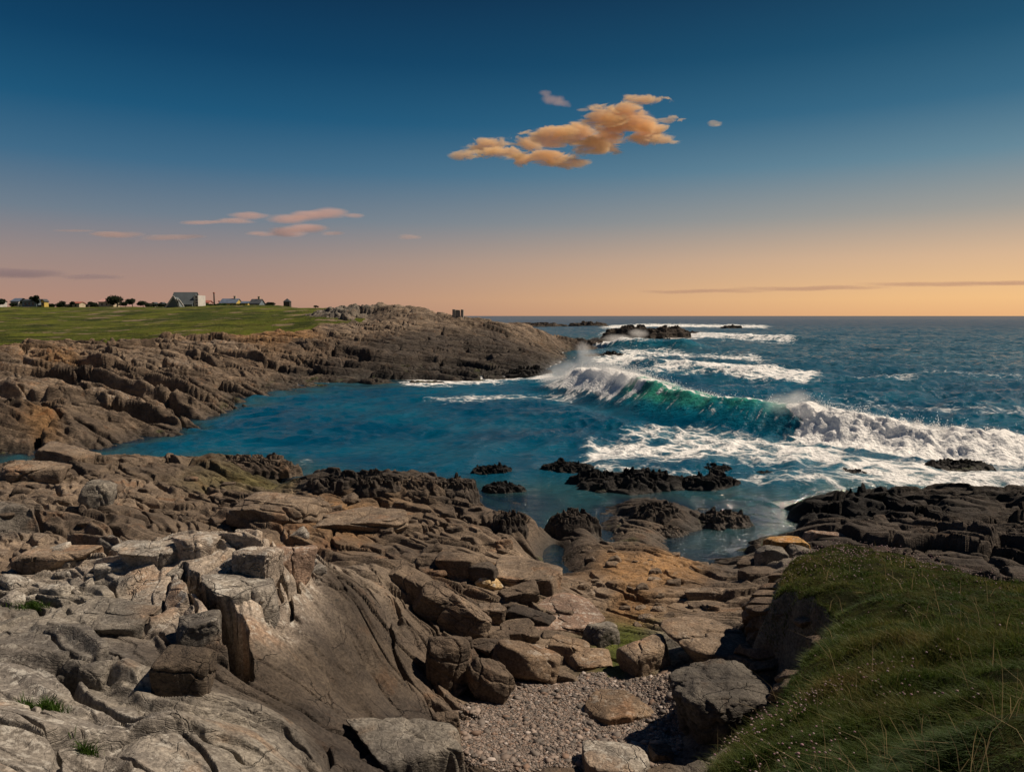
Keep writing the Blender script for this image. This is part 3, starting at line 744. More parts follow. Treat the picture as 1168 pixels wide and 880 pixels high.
def water_material():
    m, t = material("sea_water")
    p = t.n('ShaderNodeNewGeometry').outputs['Position']
    foam = t.attr('foam', 'Fac'); depth = t.attr('depth', 'Fac'); green = t.attr('green', 'Fac'); run = t.attr('run', 'Fac'); op = t.attr('open', 'Fac')
    c = t.mix(t.ramp(t.noise(p, .09, 4, .55), .35, .68), (.0, .048, .102), (.001, .084, .148))
    c = t.mix(op, c, t.mix(t.ramp(t.noise(t.vec('MULTIPLY', p, (.5, 1, 1)), .12, 6, .7), .3, .7), (.012, .060, .100), (.035, .105, .150)))
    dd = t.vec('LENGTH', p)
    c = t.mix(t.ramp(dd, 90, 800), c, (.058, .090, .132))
    c = t.mix(t.ramp(depth, .2, 1.5, 1, 0), c, (.025, .075, .085))
    c = t.mix(t.ramp(green, 0, .35), c, (.005, .130, .198))  # lighter teal painted on the wave face to lift its shade
    stk = t.noise(t.n('ShaderNodeCombineXYZ', ins={0: t.attr('along', 'Fac'), 1: t.math('MULTIPLY', run, .22)}).outputs[0], 1.3, 5, .6)
    c = t.mix(t.math('MULTIPLY', t.ramp(green, .3, 1), t.ramp(stk, .25, .6, .55, 1)), c, (.045, .32, .225))  # backlight through the crest, painted into the base colour
    dist = t.vec('LENGTH', p)
    # lacy foam
    fv = t.vec('MULTIPLY', p, (1, 1, .3))
    wv = t.vec('ADD', fv, t.vec('SCALE', t.noise(fv, .5, 4, out='Color'), 1.5))
    lace = t.math('SUBTRACT', 1.0, t.math('MULTIPLY', t.voro(wv, .62, 'DISTANCE_TO_EDGE'), 3.2), clamp=True)
    lace2 = t.math('SUBTRACT', 1.0, t.math('MULTIPLY', t.voro(wv, 2.1, 'DISTANCE_TO_EDGE'), 3.2), clamp=True)
    nn = t.noise(wv, .9, 7, .68)
    pat = t.math('ADD', t.math('MULTIPLY', lace, .30), t.math('ADD', t.math('MULTIPLY', lace2, .16), t.math('MULTIPLY', nn, .62)))
    f = t.ramp(t.math('ADD', pat, t.math('MULTIPLY', foam, 1.05)), 1.12, 1.46)
    c = t.mix(t.ramp(t.math('ADD', nn, foam), .85, 1.4, 0, .35), c, (.16, .30, .34))      # aerated water round the foam
    h = t.math('ADD', t.math('MULTIPLY', t.noise(t.vec('MULTIPLY', p, (.7, 1.25, 1)), .9, 5, .62), .5), t.math('MULTIPLY', t.noise(t.vec('MULTIPLY', p, (.6, 1.5, 1)), 4.5, 4, .65), .12))
    hf = t.math('MULTIPLY', t.noise(t.vec('MULTIPLY', p, (.5, 1.3, 1)), .16, 5, .6), 2.2)
    hh = t.math('ADD', h, t.math('MULTIPLY', hf, op))
    nb = t.bump(hh, .8, t.ramp(dist, 250, 2500, .95, .12))
    w = t.n('ShaderNodeBsdfPrincipled', ins={'Base Color': c, 'Roughness': .16, 'IOR': 1.33, 'Specular IOR Level': .14, 'Normal': nb})
    wd = t.n('ShaderNodeBsdfDiffuse', ins={'Color': c, 'Normal': nb})
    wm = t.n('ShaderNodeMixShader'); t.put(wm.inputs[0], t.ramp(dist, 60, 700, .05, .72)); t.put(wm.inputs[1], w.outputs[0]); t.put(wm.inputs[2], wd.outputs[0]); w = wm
    clear = t.n('ShaderNodeBsdfTransparent', ins={'Color': (.62, .80, .80, 1)})
    gl = t.n('ShaderNodeBsdfGlossy', ins={'Color': (.6, .6, .6, 1), 'Roughness': .07, 'Normal': nb})
    fr = t.n('ShaderNodeFresnel', ins={'IOR': 1.33, 'Normal': nb})
    sh = t.n('ShaderNodeMixShader'); t.put(sh.inputs[0], fr.outputs[0]); t.put(sh.inputs[1], clear.outputs[0]); t.put(sh.inputs[2], gl.outputs[0])
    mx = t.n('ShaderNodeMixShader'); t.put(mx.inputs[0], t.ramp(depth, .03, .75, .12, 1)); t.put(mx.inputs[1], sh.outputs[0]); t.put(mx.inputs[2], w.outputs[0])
    fo = t.n('ShaderNodeBsdfPrincipled', ins={'Base Color': (.86, .86, .85, 1), 'Roughness': .8, 'Specular IOR Level': .1})
    frth = t.math('ADD', t.math('MULTIPLY', t.noise(p, 5, 5, .7), .6), t.math('MULTIPLY', t.voro(t.vec('ADD', p, t.vec('SCALE', t.noise(p, 3, 3, out='Color'), .3)), 4.0), .5))
    t.put(fo.inputs['Normal'], t.bump(t.math('ADD', t.math('ADD', f, nn), frth), .25, .8))
    m2 = t.n('ShaderNodeMixShader'); t.put(m2.inputs[0], f); t.put(m2.inputs[1], mx.outputs[0]); t.put(m2.inputs[2], fo.outputs[0])
    t.out(m2.outputs[0]); return m
M_SEA = water_material()
idw = np.arange(len(radw) * NWC).reshape(len(radw), NWC)
qw = np.stack([idw[:-1, :-1], idw[:-1, 1:], idw[1:, 1:], idw[1:, :-1]], -1)[:, :, ::-1].reshape(-1, 4)
dm = np.maximum.reduce([DEPTH[:-1, :-1], DEPTH[1:, 1:], DEPTH[1:, :-1], DEPTH[:-1, 1:]]).ravel()
qw = qw[dm > -.6]
used, inv = np.unique(qw.ravel(), return_inverse=True)
sel = lambda a: np.ravel(a)[used]
openf = sstep(60, 160, RW) * bayf + sstep(180, 260, RW) * (1 - bayf)
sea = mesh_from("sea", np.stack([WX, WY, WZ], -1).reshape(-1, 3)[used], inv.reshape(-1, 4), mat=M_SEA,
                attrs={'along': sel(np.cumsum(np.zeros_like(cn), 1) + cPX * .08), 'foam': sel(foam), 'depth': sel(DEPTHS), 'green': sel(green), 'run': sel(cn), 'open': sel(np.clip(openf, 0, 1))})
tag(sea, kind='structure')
# ------------------------------------------------------------------ boulders, blocks and sea rocks
def ico(sub):
    bm = bmesh.new(); bmesh.ops.create_icosphere(bm, subdivisions=sub, radius=1.0)
    v = np.array([x.co[:] for x in bm.verts], np.float32); f = np.array([[x.index for x in p.verts] for p in bm.faces], np.int32)
    bm.free(); return v, f
ICO = {k: ico(k) for k in (1, 2, 4, 5, 6, 7)}

def n3(p, s, seed, oct=3):
    x, y, z = p[:, 0] / s, p[:, 1] / s, p[:, 2] / s
    return (fbm(x + .3 * z, y - .2 * z, oct, seed) + fbm(y + .3 * x + 5, z - .2 * x, oct, seed + 3) + fbm(z + .3 * y + 9, x, oct, seed + 7)) / 1.9

def stone(sub, half, seed, kind='block', sharp=14, facets=9, rough=.06, beds=0.0, bed_t=.2, cracks=2):
    """closed stone: rounded convex core cut by random planes, then weathered"""
    rs = np.random.default_rng(seed)
    d, f = ICO[sub]
    N = []; Dd = []
    if kind in ('block', 'slab'):
        for ax in range(3):
            for sg in (-1, 1):
                v = np.zeros(3); v[ax] = sg; v += rs.normal(0, .16, 3); N.append(v / np.linalg.norm(v)); Dd.append(rs.uniform(.72, .95))
    for k in range(facets):
        v = rs.normal(0, 1, 3); N.append(v / np.linalg.norm(v)); Dd.append(rs.uniform(.80, 1.08) if kind != 'round' else rs.uniform(.85, 1.15))
    if kind == 'round':
        for ax in range(3):
            for sg in (-1, 1):
                v = np.zeros(3); v[ax] = sg; N.append(v); Dd.append(1.0)
    N = np.array(N); Dd = np.array(Dd)
    q = np.maximum(d @ N.T, 0) / Dd
    r = (q ** sharp).sum(1) ** (-1.0 / sharp)
    p = d * r[:, None] * np.array(half)[None]
    m = float(np.mean(half)); s0 = seed * 13 % 977
    dirn = p / (np.linalg.norm(p, axis=1, keepdims=True) + 1e-6)
    disp = n3(p, m * .9, s0) * rough * 1.7 + n3(p, m * .3, s0 + 31, 4) * rough * .8 + n3(p, m * .07, s0 + 51, 2) * rough * .14
    if beds:
        ax = np.array([rs.uniform(-.35, .35), rs.uniform(-.3, .3), 1.0]); ax /= np.linalg.norm(ax)
        k = (p @ ax) / (bed_t * m * 2) + n3(p, m * 1.2, s0 + 71) * .7
        fr_ = frac(k); cid = rnd(np.floor(k).astype(np.int64), np.zeros(len(k), np.int64), s0)
        disp += beds * ((cid - .5) * 1.2 * sstep(0, .15, np.minimum(fr_, 1 - fr_)) - .9 * np.exp(-(np.minimum(fr_, 1 - fr_) / .07) ** 2))
    for c in range(cracks):
        v = rs.normal(0, 1, 3); v[2] *= .4; v /= np.linalg.norm(v)
        dist = (p / np.array(half)) @ v - rs.uniform(-.45, .45) + n3(p, m * .6, s0 + 90 + c) * .25
        disp -= .13 * np.exp(-(dist / .035) ** 2)
    p = p + dirn * disp[:, None] * m
    return p.astype(np.float32), f, s0

TONES = dict(slate=(.125, .117, .105), pale=pale, lgrey=lgrey, tan=tan, brown=brown, orange=orange, dark=dark, black=black, grey=grey, dslope=dslope, sand=(.29, .215, .15), pink=(.34, .245, .19), ochre=(.40, .24, .09), straw=(.42, .31, .17))

def rot(yaw, tx, ty):
    return np.array(Matrix.Rotation(yaw, 3, 'Z') @ Matrix.Rotation(ty, 3, 'Y') @ Matrix.Rotation(tx, 3, 'X'))

USED = {}
def boulder(name, cat, label, px, py, w, h, ry=.8, tone='brown', kind='block', yaw=0., tx=0., ty=0., seed=1, sharp=20, facets=9, rough=.06, beds=0., bed_t=.2, cracks=2, at=None, sea=False, group=None, Y=None):
    """stone whose outline is w x h pixels of the photograph about (px, py); it stands on the ground met there"""
    b = hit(px, py + h * .38)
    if Y is None: Y = max(b[1], 1.0)
    m = Y / FPX
    sx = w * m / 2; sy = sx * ry
    phi = math.atan2(CAM_H - b[2], Y)
    sz = max((h * m / 2 - sy * math.sin(phi)) / math.cos(phi), .16 * sx)
    Yc = Y + sy * .55
    x, y, z = at_y(px, py, Yc)
    sharp = sharp + 8 if kind != 'round' else sharp
    sub = 6 if w * h > 1800 else (5 if w * h > 250 else 4)
    p, f, s0 = stone(sub, (sx, sy, sz), seed, kind, sharp, facets, rough, beds, bed_t, cracks)
    p = p @ rot(yaw, tx, ty).T
    floor = min(ground(x + a_ * sx, y + b_ * sy) for a_ in (-.75, 0, .75) for b_ in (-.75, 0, .75)) if not sea else -.35
    need = (z - floor) + .12
    low = -p[:, 2].min()
    if need > low: p[:, 2] = np.where(p[:, 2] < 0, p[:, 2] * need / low, p[:, 2])
    col = np.array(TONES[tone], np.float32)
    c = col[None] * (1 + .45 * n3(p, sx * .8, s0 + 5)[:, None] * np.array([1, .97, .93]))
    o = mesh_from(name, p, None, f, M_ROCK, cols=np.clip(c, .01, .9))
    o.location = (x, y, z)
    return tag(o, label, cat, group)

def reef(name, cat, label, px, py, w, h, ry=.5, tone='black', seed=1, peak=1.0, group=None):
    """low jagged rock rising out of the water or the shelf: bedded, broken, with several heads"""
    rs = np.random.default_rng(seed)
    b = hit(px, py + h * .42); Y = b[1]; m = Y / FPX
    sx = w * m / 2; sy = max(sx * ry, .5); sy = max(sy, h * m * .55)
    phi = math.atan2(CAM_H - b[2], Y)
    top = max((h * m - sy * .7 * math.sin(phi)) / math.cos(phi), .16 * sx, .22) * peak
    x0, y0 = col_x(px, Y + sy * .7), Y + sy * .7
    na, nr = (220, 70) if w * h > 600 else (120, 40)
    A, Q = np.meshgrid(np.linspace(0, 2 * math.pi, na, endpoint=False), np.linspace(0, 1, nr) ** .8)
    edge = 1 + .30 * fbm(np.cos(A) * 1.6 + seed, np.sin(A) * 1.6, 3, seed)
    X = Q * np.cos(A) * sx * edge; Y_ = Q * np.sin(A) * sy * edge
    s = max(sx, sy)
    det = min(1.0, .75 * sy / top)
    dome = np.clip(1 - Q ** 4.0, 0, 1) ** .45; top *= .72
    heads = .62 + .5 * fbm(X / (s * .45) + seed, Y_ / (s * .3), 3, seed + 1)
    rid = 1 - 2.2 * np.abs(fbm(X / (s * .28) + seed, Y_ / (s * .16), 4, seed + 2))
    ca = math.cos(-.35); sa = math.sin(-.35)
    k = (-X * sa + Y_ * ca) / (.26 * max(sy, .4)) + fbm(X / s * 1.5 + seed, Y_ / s * 2, 3, seed + 3) * 1.1
    f_ = frac(k); saw = np.where(f_ < .84, 1 - f_ / .84, sstep(.84, 1, f_)) - .5
    f1, f2, cid, cx, cy = voronoi(X / (s * .22) + seed, Y_ / (s * .13), seed + 4)
    H = dome * (np.clip(heads, .12, 1.3) + det * (.20 * rid + .42 * saw + .42 * (cid - .5) * sstep(0, .1, f2 - f1) - .30 * np.exp(-((f2 - f1) / .07) ** 2))) * top
    stp = max(top / 3.0, .10); kq = H / stp; H = stp * (np.floor(kq) + sstep(.55, 1.0, frac(kq)) * .85 + .15 * frac(kq)) * .75 + .25 * H
    base = ground_at(x0 + X, y0 + Y_, b[2])
    Z_ = base + np.where(Q > .985, -.4, H - .25 * Q ** 6)
    X = X + fbm(X / (s * .2), H / (s * .1 + .1), 2, seed + 6) * .05 * s; Y_ = Y_ + fbm(Y_ / (s * .2), H / (s * .1 + .1), 2, seed + 7) * .05 * s
    V = np.stack([X, Y_, Z_ - b[2]], -1).reshape(-1, 3)
    id_ = np.arange(nr * na).reshape(nr, na); nx_ = np.roll(id_, -1, 1)
    qd = np.stack([id_[:-1], id_[1:], nx_[1:], nx_[:-1]], -1).reshape(-1, 4)
    col = np.array(TONES[tone], np.float32) * (1 + .5 * (cid.ravel()[:, None] - .5))
    o = mesh_from(name, V, qd, None, M_ROCK, cols=np.clip(col, .008, .9)); o.location = (x0, y0, b[2])
    return tag(o, label, cat, group)

def ground_at(x, y, z0):
    """a reef stands on the sea bed or bedrock but is measured from the water or the ground in front of it"""
    return np.full(np.shape(x), z0)

R = math.radians
B = boulder
# the near outcrop
B('outcrop_block', 'rock', 'pale rounded block on the top of the near outcrop beside a green tuft', 226, 618, 50, 30, .9, 'pale', seed=3, sharp=11, rough=.08, yaw=.3)
B('outcrop_block', 'rock', 'wide pale pinkish block split by joints at the right end of the near outcrop', 292, 640, 62, 52, .8, 'pale', seed=5, sharp=10, rough=.08, yaw=-.3, cracks=4)
B('outcrop_block', 'rock', 'pale upright rounded block at the far right shoulder of the near outcrop', 337, 640, 50, 54, .8, 'pink', seed=8, sharp=10, rough=.08, yaw=.5, cracks=2)
B('outcrop_slab', 'rock', 'long pale slab across the left top of the near outcrop', 172, 628, 84, 30, .7, 'lgrey', seed=9, sharp=12, beds=.05, yaw=-.1, rough=.07)
B('outcrop_block', 'rock', 'smooth brown block with a rusty right edge left of the black cleft', 212, 758, 84, 66, .8, 'dslope', seed=12, sharp=9, rough=.06, yaw=.25, ty=-.12, cracks=1)
B('outcrop_block', 'rock', 'pale jointed slab just above the black cleft', 282, 668, 84, 34, .8, 'lgrey', seed=14, sharp=12, yaw=.2, ty=.15, cracks=3)
B('outcrop_block', 'rock', 'tall grey jointed block forming the left lip of the black cleft', 226, 716, 62, 56, 1.0, 'grey', seed=19, sharp=18, yaw=.5, rough=.06, cracks=3)
B('outcrop_block', 'rock', 'rounded grey knob in the hollow left of the smooth brown block', 108, 768, 34, 38, .9, 'grey', 'round', seed=16, rough=.09)
B('outcrop_slab', 'rock', 'grey slab with straight joints on the left side of the outcrop', 128, 700, 120, 46, .8, 'grey', seed=18, sharp=16, yaw=-.15, ty=.08, cracks=4)
B('outcrop_slab', 'rock', 'tan hump with a dark hollow on its back at the left edge', 62, 632, 96, 34, .8, 'tan', seed=20, sharp=9, yaw=.1, rough=.07)
B('corner_block', 'rock', 'big dark grey cracked block at the bottom beside the shingle', 474, 848, 124, 84, .9, 'grey', seed=22, sharp=13, yaw=.4, ty=.05, rough=.07, cracks=3)
B('corner_block', 'rock', 'small brown cracked column wedged between dark cracked block and shingle', 508, 824, 38, 44, .9, 'brown', seed=24, sharp=13, yaw=.2, cracks=3)
# far edge of the shelf
B('shelf_slab', 'rock', 'long tilted slab lying at the far left end of the shelf by the bay', 74, 517, 74, 20, .6, 'tan', 'slab', seed=26, sharp=16, yaw=-.25, ty=.12, beds=.06)
B('shelf_slab', 'rock', 'flat tan slab behind the long tilted slab', 98, 519, 46, 12, .7, 'sand', 'slab', seed=27, sharp=16, yaw=-.2, ty=.1)
B('shelf_block', 'rock', 'square ended tan block with dark holes at the left edge of the shelf', 40, 536, 84, 30, .7, 'tan', seed=28, sharp=18, rough=.07, cracks=4)
reef('shelf_ledge', 'rock', 'dark narrow ridge of rock pointing into the bay', 284, 527, 112, 22, .4, 'brown', seed=30)
B('shelf_ledge', 'rock', 'layered block with a black hollow under its left end', 312, 579, 112, 40, .6, 'tan', 'slab', seed=32, sharp=16, yaw=-.05, ty=.03, beds=.10, bed_t=.11, cracks=3)
B('shelf_ledge', 'rock', 'thick layered ledge of orange brown rock right of the hollow block', 412, 594, 130, 32, .7, 'tan', 'slab', seed=33, sharp=14, yaw=-.08, beds=.10, bed_t=.10, cracks=3)
B('shelf_hump', 'rock', 'dark upright ridge beside a black gap on the left shelf', 112, 562, 36, 42, .9, 'grey', seed=35, sharp=12, yaw=.5, ty=.3, rough=.1)
for i, (px, py, w, h, lab) in enumerate([(384, 549, 74, 36, 'dark jagged rock at the left end of the low ridge by the bay'), (432, 548, 64, 34, 'dark layered rock second from the left in the low ridge by the bay'),
                                         (474, 551, 60, 34, 'brown mossy rock in the middle of the low ridge by the bay'), (516, 552, 60, 32, 'black broken rock at the right end of the low ridge by the bay')]):
    reef('ridge_rock', 'rock', lab, px, py, w * 1.15, h, .55, 'dark' if i != 2 else 'brown', seed=40 + i, peak=1.1)
# pile of blocks in the middle
PILE = [(550, 654, 40, 36, 'dark', 'dark upright rounded block left of the sunlit yellow wedge', dict(kind='round', rough=.09)),
        (560, 664, 34, 22, 'straw', 'bright yellowish wedge among the blocks', dict(ty=.3)),
        (592, 676, 52, 30, 'brown', 'dark faced triangular block above the pink slab', dict(ty=-.2)),
        (604, 654, 84, 46, 'tan', 'broad rounded rock with pitted top below the tide pool', dict(kind='round', rough=.09, ry=1.0)),
        (644, 702, 106, 42, 'pink', 'wide flat pinkish slab at the head of the shingle', dict(kind='slab', ry=1.1, sharp=10, yaw=.1)),
        (606, 704, 72, 26, 'dark', 'long dark beam shaped block leaning on the pink slab', dict(ty=.22, yaw=-.1, ry=.4, sharp=18)),
        (562, 700, 34, 28, 'tan', 'small knobbly block left of the dark beam', dict(kind='round', rough=.1)),
        (592, 720, 54, 30, 'brown', 'square brown block under the dark beam', dict(sharp=18)),
        (600, 752, 96, 64, 'sand', 'big tapering block with a black undercut pointing at the shingle', dict(ty=.24, yaw=-.25, sharp=10, ry=.6)),
        (575, 742, 72, 40, 'brown', 'rounded brown block resting above the black undercut', dict(ty=.2, sharp=9)),
        (690, 722, 46, 40, 'grey', 'square grey block beside the green weed', dict(sharp=18, yaw=.3)),
        (652, 738, 58, 34, 'sand', 'tan wedge between the pink slab and the shingle', dict(ty=.2, yaw=-.2)),
        (674, 752, 66, 22, 'sand', 'low pale slab sunk in the edge of the shingle', dict(kind='slab', ry=.9)),
        (534, 706, 62, 54, 'tan', 'long tilted slab leaning towards the pile of blocks', dict(ty=.45, ry=.6, yaw=-.3, beds=.05)),
        (512, 752, 62, 84, 'brown', 'tall bedded brown rock beside the smooth dark slope', dict(sharp=10, beds=.07, cracks=3, yaw=.2)),
        (556, 776, 66, 62, 'brown', 'tapering bedded slab running down into the shingle', dict(ty=.5, ry=.5, yaw=-.35, beds=.05)),
        (500, 690, 66, 56, 'brown', 'cracked brown slab at the top of the pile of blocks', dict(ty=.3, beds=.05, yaw=-.2)),
        (470, 660, 60, 40, 'brown', 'brown rock rib along the upper edge of the smooth dark slope', dict(ty=.35, beds=.06, yaw=-.3)),
        (526, 640, 56, 30, 'brown', 'low brown hump behind the dark upright block', dict(kind='round')),
        (640, 770, 60, 22, 'brown', 'thin dark wedge of rock at the foot of the big tapering block', dict(ty=.3, ry=.4)),
        (636, 676, 30, 16, 'tan', 'small rounded tan stone at the left side of the pink slab', dict(kind='round'))]
for i, (px, py, w, h, tn, lab, kw) in enumerate(PILE):
    a = dict(ry=.75, seed=60 + i, sharp=24, rough=.05, yaw=.1 * ((i * 7) % 5 - 2)); a.update(kw)
    B('pile_block', 'rock', lab, px, py, w, h, tone=tn, **a)
# beach and foot of the bluff
B('beach_boulder', 'boulder', 'rounded tan boulder standing at the top of the shingle by green weed', 738, 744, 62, 50, .8, 'tan', 'round', seed=90, sharp=9, ty=-.2, yaw=.4, rough=.07, cracks=1)
B('beach_boulder', 'boulder', 'large smooth grey humped boulder at the foot of the grassy bluff', 816, 790, 126, 104, 1.0, 'slate', 'round', seed=196, sharp=4, facets=5, rough=.17, yaw=.3, cracks=2)
B('beach_boulder', 'boulder', 'broad smooth tan rock with a dark undercut above the grey humped boulder', 808, 726, 128, 70, 1.0, 'tan', 'round', seed=92, sharp=5, facets=14, rough=.10, yaw=-.2, ty=.12, cracks=1)
B('beach_boulder', 'boulder', 'pale grey boulder with dark vertical streaks at the bottom edge of the shingle', 704, 864, 84, 48, .8, 'lgrey', 'round', seed=93, sharp=9, rough=.06, cracks=2)
B('beach_cobble', 'boulder', 'small rusty brown cobble beside the streaked boulder', 754, 858, 28, 22, .9, 'brown', 'round', seed=94, rough=.04, cracks=0)
B('beach_slab', 'rock', 'flat sandy slab with mossy ripples sunk in the shingle', 704, 806, 82, 40, .9, 'sand', 'slab', seed=95, sharp=9, rough=.06, yaw=.2)
B('bench_slab', 'rock', 'long flat slab like a bench on the orange flats', 813, 676, 68, 20, .4, 'tan', 'slab', seed=96, sharp=20, yaw=-.05, cracks=2)
B('flat_stone', 'rock', 'small flat stone in front of the bench shaped slab', 794, 690, 20, 8, .8, 'brown', 'slab', seed=97)
B('flat_stone', 'rock', 'thin flat stone right of the small flat stone by the bench slab', 812, 692, 22, 8, .8, 'brown', 'slab', seed=98)
B('cliff_slab', 'rock', 'rough brown slab jutting from the bluff over the flats', 866, 652, 46, 16, .7, 'brown', 'slab', seed=99, sharp=18, yaw=.2)
B('cliff_slab', 'rock', 'blue grey boulder lodged under the orange ledge at the tip of the bluff', 880, 630, 34, 24, .8, 'grey', 'round', seed=100)
B('cliff_slab', 'rock', 'orange lichen covered ledge at the tip of the bluff', 896, 617, 56, 12, .6, 'ochre', 'slab', seed=101, sharp=18, yaw=-.1)
B('cliff_slab', 'rock', 'stacked brown slab under the blue grey boulder', 858, 640, 40, 14, .7, 'brown', 'slab', seed=102, sharp=18)
B('cliff_slab', 'rock', 'pale pinkish ledge showing behind the turf right of the orange ledge', 950, 607, 70, 12, .5, 'pink', 'slab', seed=103, sharp=16)
# tidal flats
reef('tidal_rock', 'rock', 'dark rock with weed left of the sea inlet', 655, 590, 66, 30, .6, 'dark', seed=110)
reef('tidal_rock', 'rock', 'black weedy rock standing in the shallows in the middle', 752, 580, 66, 28, .6, 'dark', seed=111)
reef('tidal_rock', 'rock', 'black weedy rock with a green top right of the middle one', 828, 590, 72, 32, .6, 'dark', seed=112)
reef('tidal_rock', 'rock', 'dark fin shaped rocks left of the narrow pool', 580, 592, 44, 36, .6, 'dark', seed=113)
reef('tidal_rock', 'rock', 'low dark rock below the weedy rock in the middle', 760, 604, 60, 14, .6, 'brown', seed=114)
# rocks awash in the sea
SEA = [(562, 537, 56, 16, 'low black rock awash left of the double topped sea rock'), (573, 557, 58, 14, 'flat black rock awash nearest to the low ridge of the shore'), (648, 534, 74, 20, 'black double topped rock awash in foam'),
       (718, 551, 150, 26, 'longest black reef of rocks awash off the shore'), (812, 551, 86, 24, 'black humped rock at the right end of the long reef'), (818, 536, 50, 13, 'small black rock behind the right end of the long reef'),
       (975, 541, 56, 10, 'thin black rock awash in the foam right of the reef'), (926, 534, 34, 7, 'tiny black rock awash beyond the thin one'), (935, 549, 34, 6, 'flat black rock just breaking the surface below the thin one'),
       (1098, 531, 84, 12, 'low dark rock awash under the white roller'), (878, 541, 34, 7, 'small flat rock in the foam right of the humped rock'), (660, 449, 14, 5, 'tiny dark rock in the bay in front of the spray'),
       (604, 425, 60, 16, 'black rock at the foot of the headland by the surf'), (690, 407, 56, 12, 'dark wet rock showing through the spray')]
for i, (px, py, w, h, lab) in enumerate(SEA):
    reef('sea_rock', 'rock', lab, px, py, w, h, .5, 'black', seed=130 + i, peak=1.35)
for i, (px, py, w, h, lab) in enumerate([(737, 378, 96, 14, 'dark rocky spit wrapped in surf beyond the headland'), (782, 380, 44, 6, 'low tail of rock right of the rocky spit'), (833, 373, 28, 7, 'small dark islet standing alone out at sea'),
                                         (672, 370, 50, 7, 'low dark reef on the skyline left of the rocky spit'), (612, 371, 70, 6, 'long low reef behind the tip of the headland')]):
    reef('islet', 'islet', lab, px, py, w, h, .35, 'dark', seed=150 + i, peak=1.35)

# loose stones on the bedrock, two patterns of group
rs = np.random.default_rng(5)
def scatter(name, label, group, region, n, smin, smax, tone):
    src = []
    for k in range(6):
        p, f, s0 = stone(4, (1, rs.uniform(.55, .9), rs.uniform(.35, .65)), 300 + k + len(group), 'block', 12, 8, .07, .04)
        c = np.array(TONES[tone], np.float32)[None] * rs.uniform(.75, 1.25) * (1 + .3 * n3(p, .8, s0)[:, None])
        o = mesh_from(name, p, None, f, M_ROCK, cols=np.clip(c, .01, .9), link=False); src.append(o)
    reg = np.array(region, float); made = 0
    while made < n:
        px = rs.uniform(reg[:, 0].min(), reg[:, 0].max()); py = rs.uniform(reg[:, 1].min(), reg[:, 1].max())
        if poly_sd(np.array([px]), np.array([py]), reg)[0] < 0: continue
        x, y, z = hit(px, py)
        if z < .15: continue
        s = rs.uniform(smin, smax) * y / FPX / 2 if rs.random() < .8 else smax * 1.2 * y / FPX / 2
        o = src[made % 6].copy(); C.objects.link(o)
        o.location = (x, y + s * .5, z + s * .1); o.scale = (s, s, s); o.rotation_euler = (rs.uniform(-.3, .3), rs.uniform(-.35, .35), rs.uniform(-.6, .3))
        tag(o, label, 'stone', group); made += 1
scatter('loose_block', 'small angular brown block wedged among the boulders above the shingle', 'small blocks in the pile above the shingle', [(480, 630), (600, 620), (640, 690), (690, 745), (600, 780), (490, 800)], 70, 8, 26, 'brown')
scatter('loose_block', 'small pale block on the broken top of the near outcrop', 'small pale blocks on the near outcrop', [(130, 615), (350, 612), (360, 660), (300, 690), (200, 670), (0, 690), (0, 620)], 34, 10, 34, 'lgrey')
scatter('loose_stone', 'small stone lying on the orange tidal flats', 'stones on the tidal flats', [(640, 620), (820, 620), (840, 690), (760, 720), (700, 730), (660, 690)], 36, 5, 15, 'tan')
scatter('loose_block', 'small brown block on the layered shelf by the bay', 'small blocks on the shelf', [(0, 540), (240, 540), (330, 570), (560, 575), (600, 620), (420, 620), (220, 600), (0, 605)], 60, 6, 20, 'brown')

# green tufts rooted in the cracks of the near outcrop
def tuft(label, px, py, wpx, n, seed):
    rs_ = np.random.default_rng(seed); x, y, z = hit(px, py); w = wpx * y / FPX / 2
    dx = rs_.normal(0, w * .5, n); dy = rs_.normal(0, w * .25, n); h = rs_.uniform(.06, .16, n); a = rs_.uniform(0, 6.28, n); lx = rs_.normal(0, .5, n); ly = rs_.normal(-.2, .4, n)
    wx, wy = np.cos(a) * .005, np.sin(a) * .005; zz = np.array([ground(x + i, y + j) - z for i, j in zip(dx, dy)]); zz = np.clip(zz, -.15, .15)
    def pt(k, f): return np.stack([dx + lx * h * k * k + f * wx, dy + ly * h * k * k + f * wy, zz - .03 + h * k], -1)
    V = np.stack([pt(0, -1), pt(0, 1), pt(.55, .7), pt(.55, -.7), pt(1, 0)], 1).reshape(-1, 3); b_ = (np.arange(n) * 5)[:, None]
    c = np.repeat(np.array([(.05, .10, .012)]) * rs_.uniform(.6, 1.3, (n, 1)), 5, 0)
    o = mesh_from('grass_tuft', V, b_ + np.array([[0, 1, 2, 3]]), b_ + np.array([[3, 2, 4]]), M_LEAF, cols=c); o.location = (x, y, z)
    tag(o, label, 'grass tuft', 'green tufts in the cracks of the near outcrop')
def leaf_material(name, tr=.35):
    m, t = material(name)
    c = t.attr('col')
    a = t.n('ShaderNodeBsdfPrincipled', ins={'Base Color': c, 'Roughness': .6, 'Specular IOR Level': .25})
    b = t.n('ShaderNodeBsdfTranslucent', ins={'Color': c})
    s = t.n('ShaderNodeMixShader', ins={0: tr}); t.put(s.inputs[1], a.outputs[0]); t.put(s.inputs[2], b.outputs[0])
    t.out(s.outputs[0]); return m
M_LEAF = leaf_material("grass_blade")
tuft('small bright green tuft beside the pale rounded block on top of the near outcrop', 199, 632, 20, 260, 1)
tuft('dark green tuft in a hollow of the pale slab at the lower left', 50, 806, 40, 500, 2)
tuft('thin green tuft in a crack at the bottom edge lower left', 98, 858, 26, 220, 3)
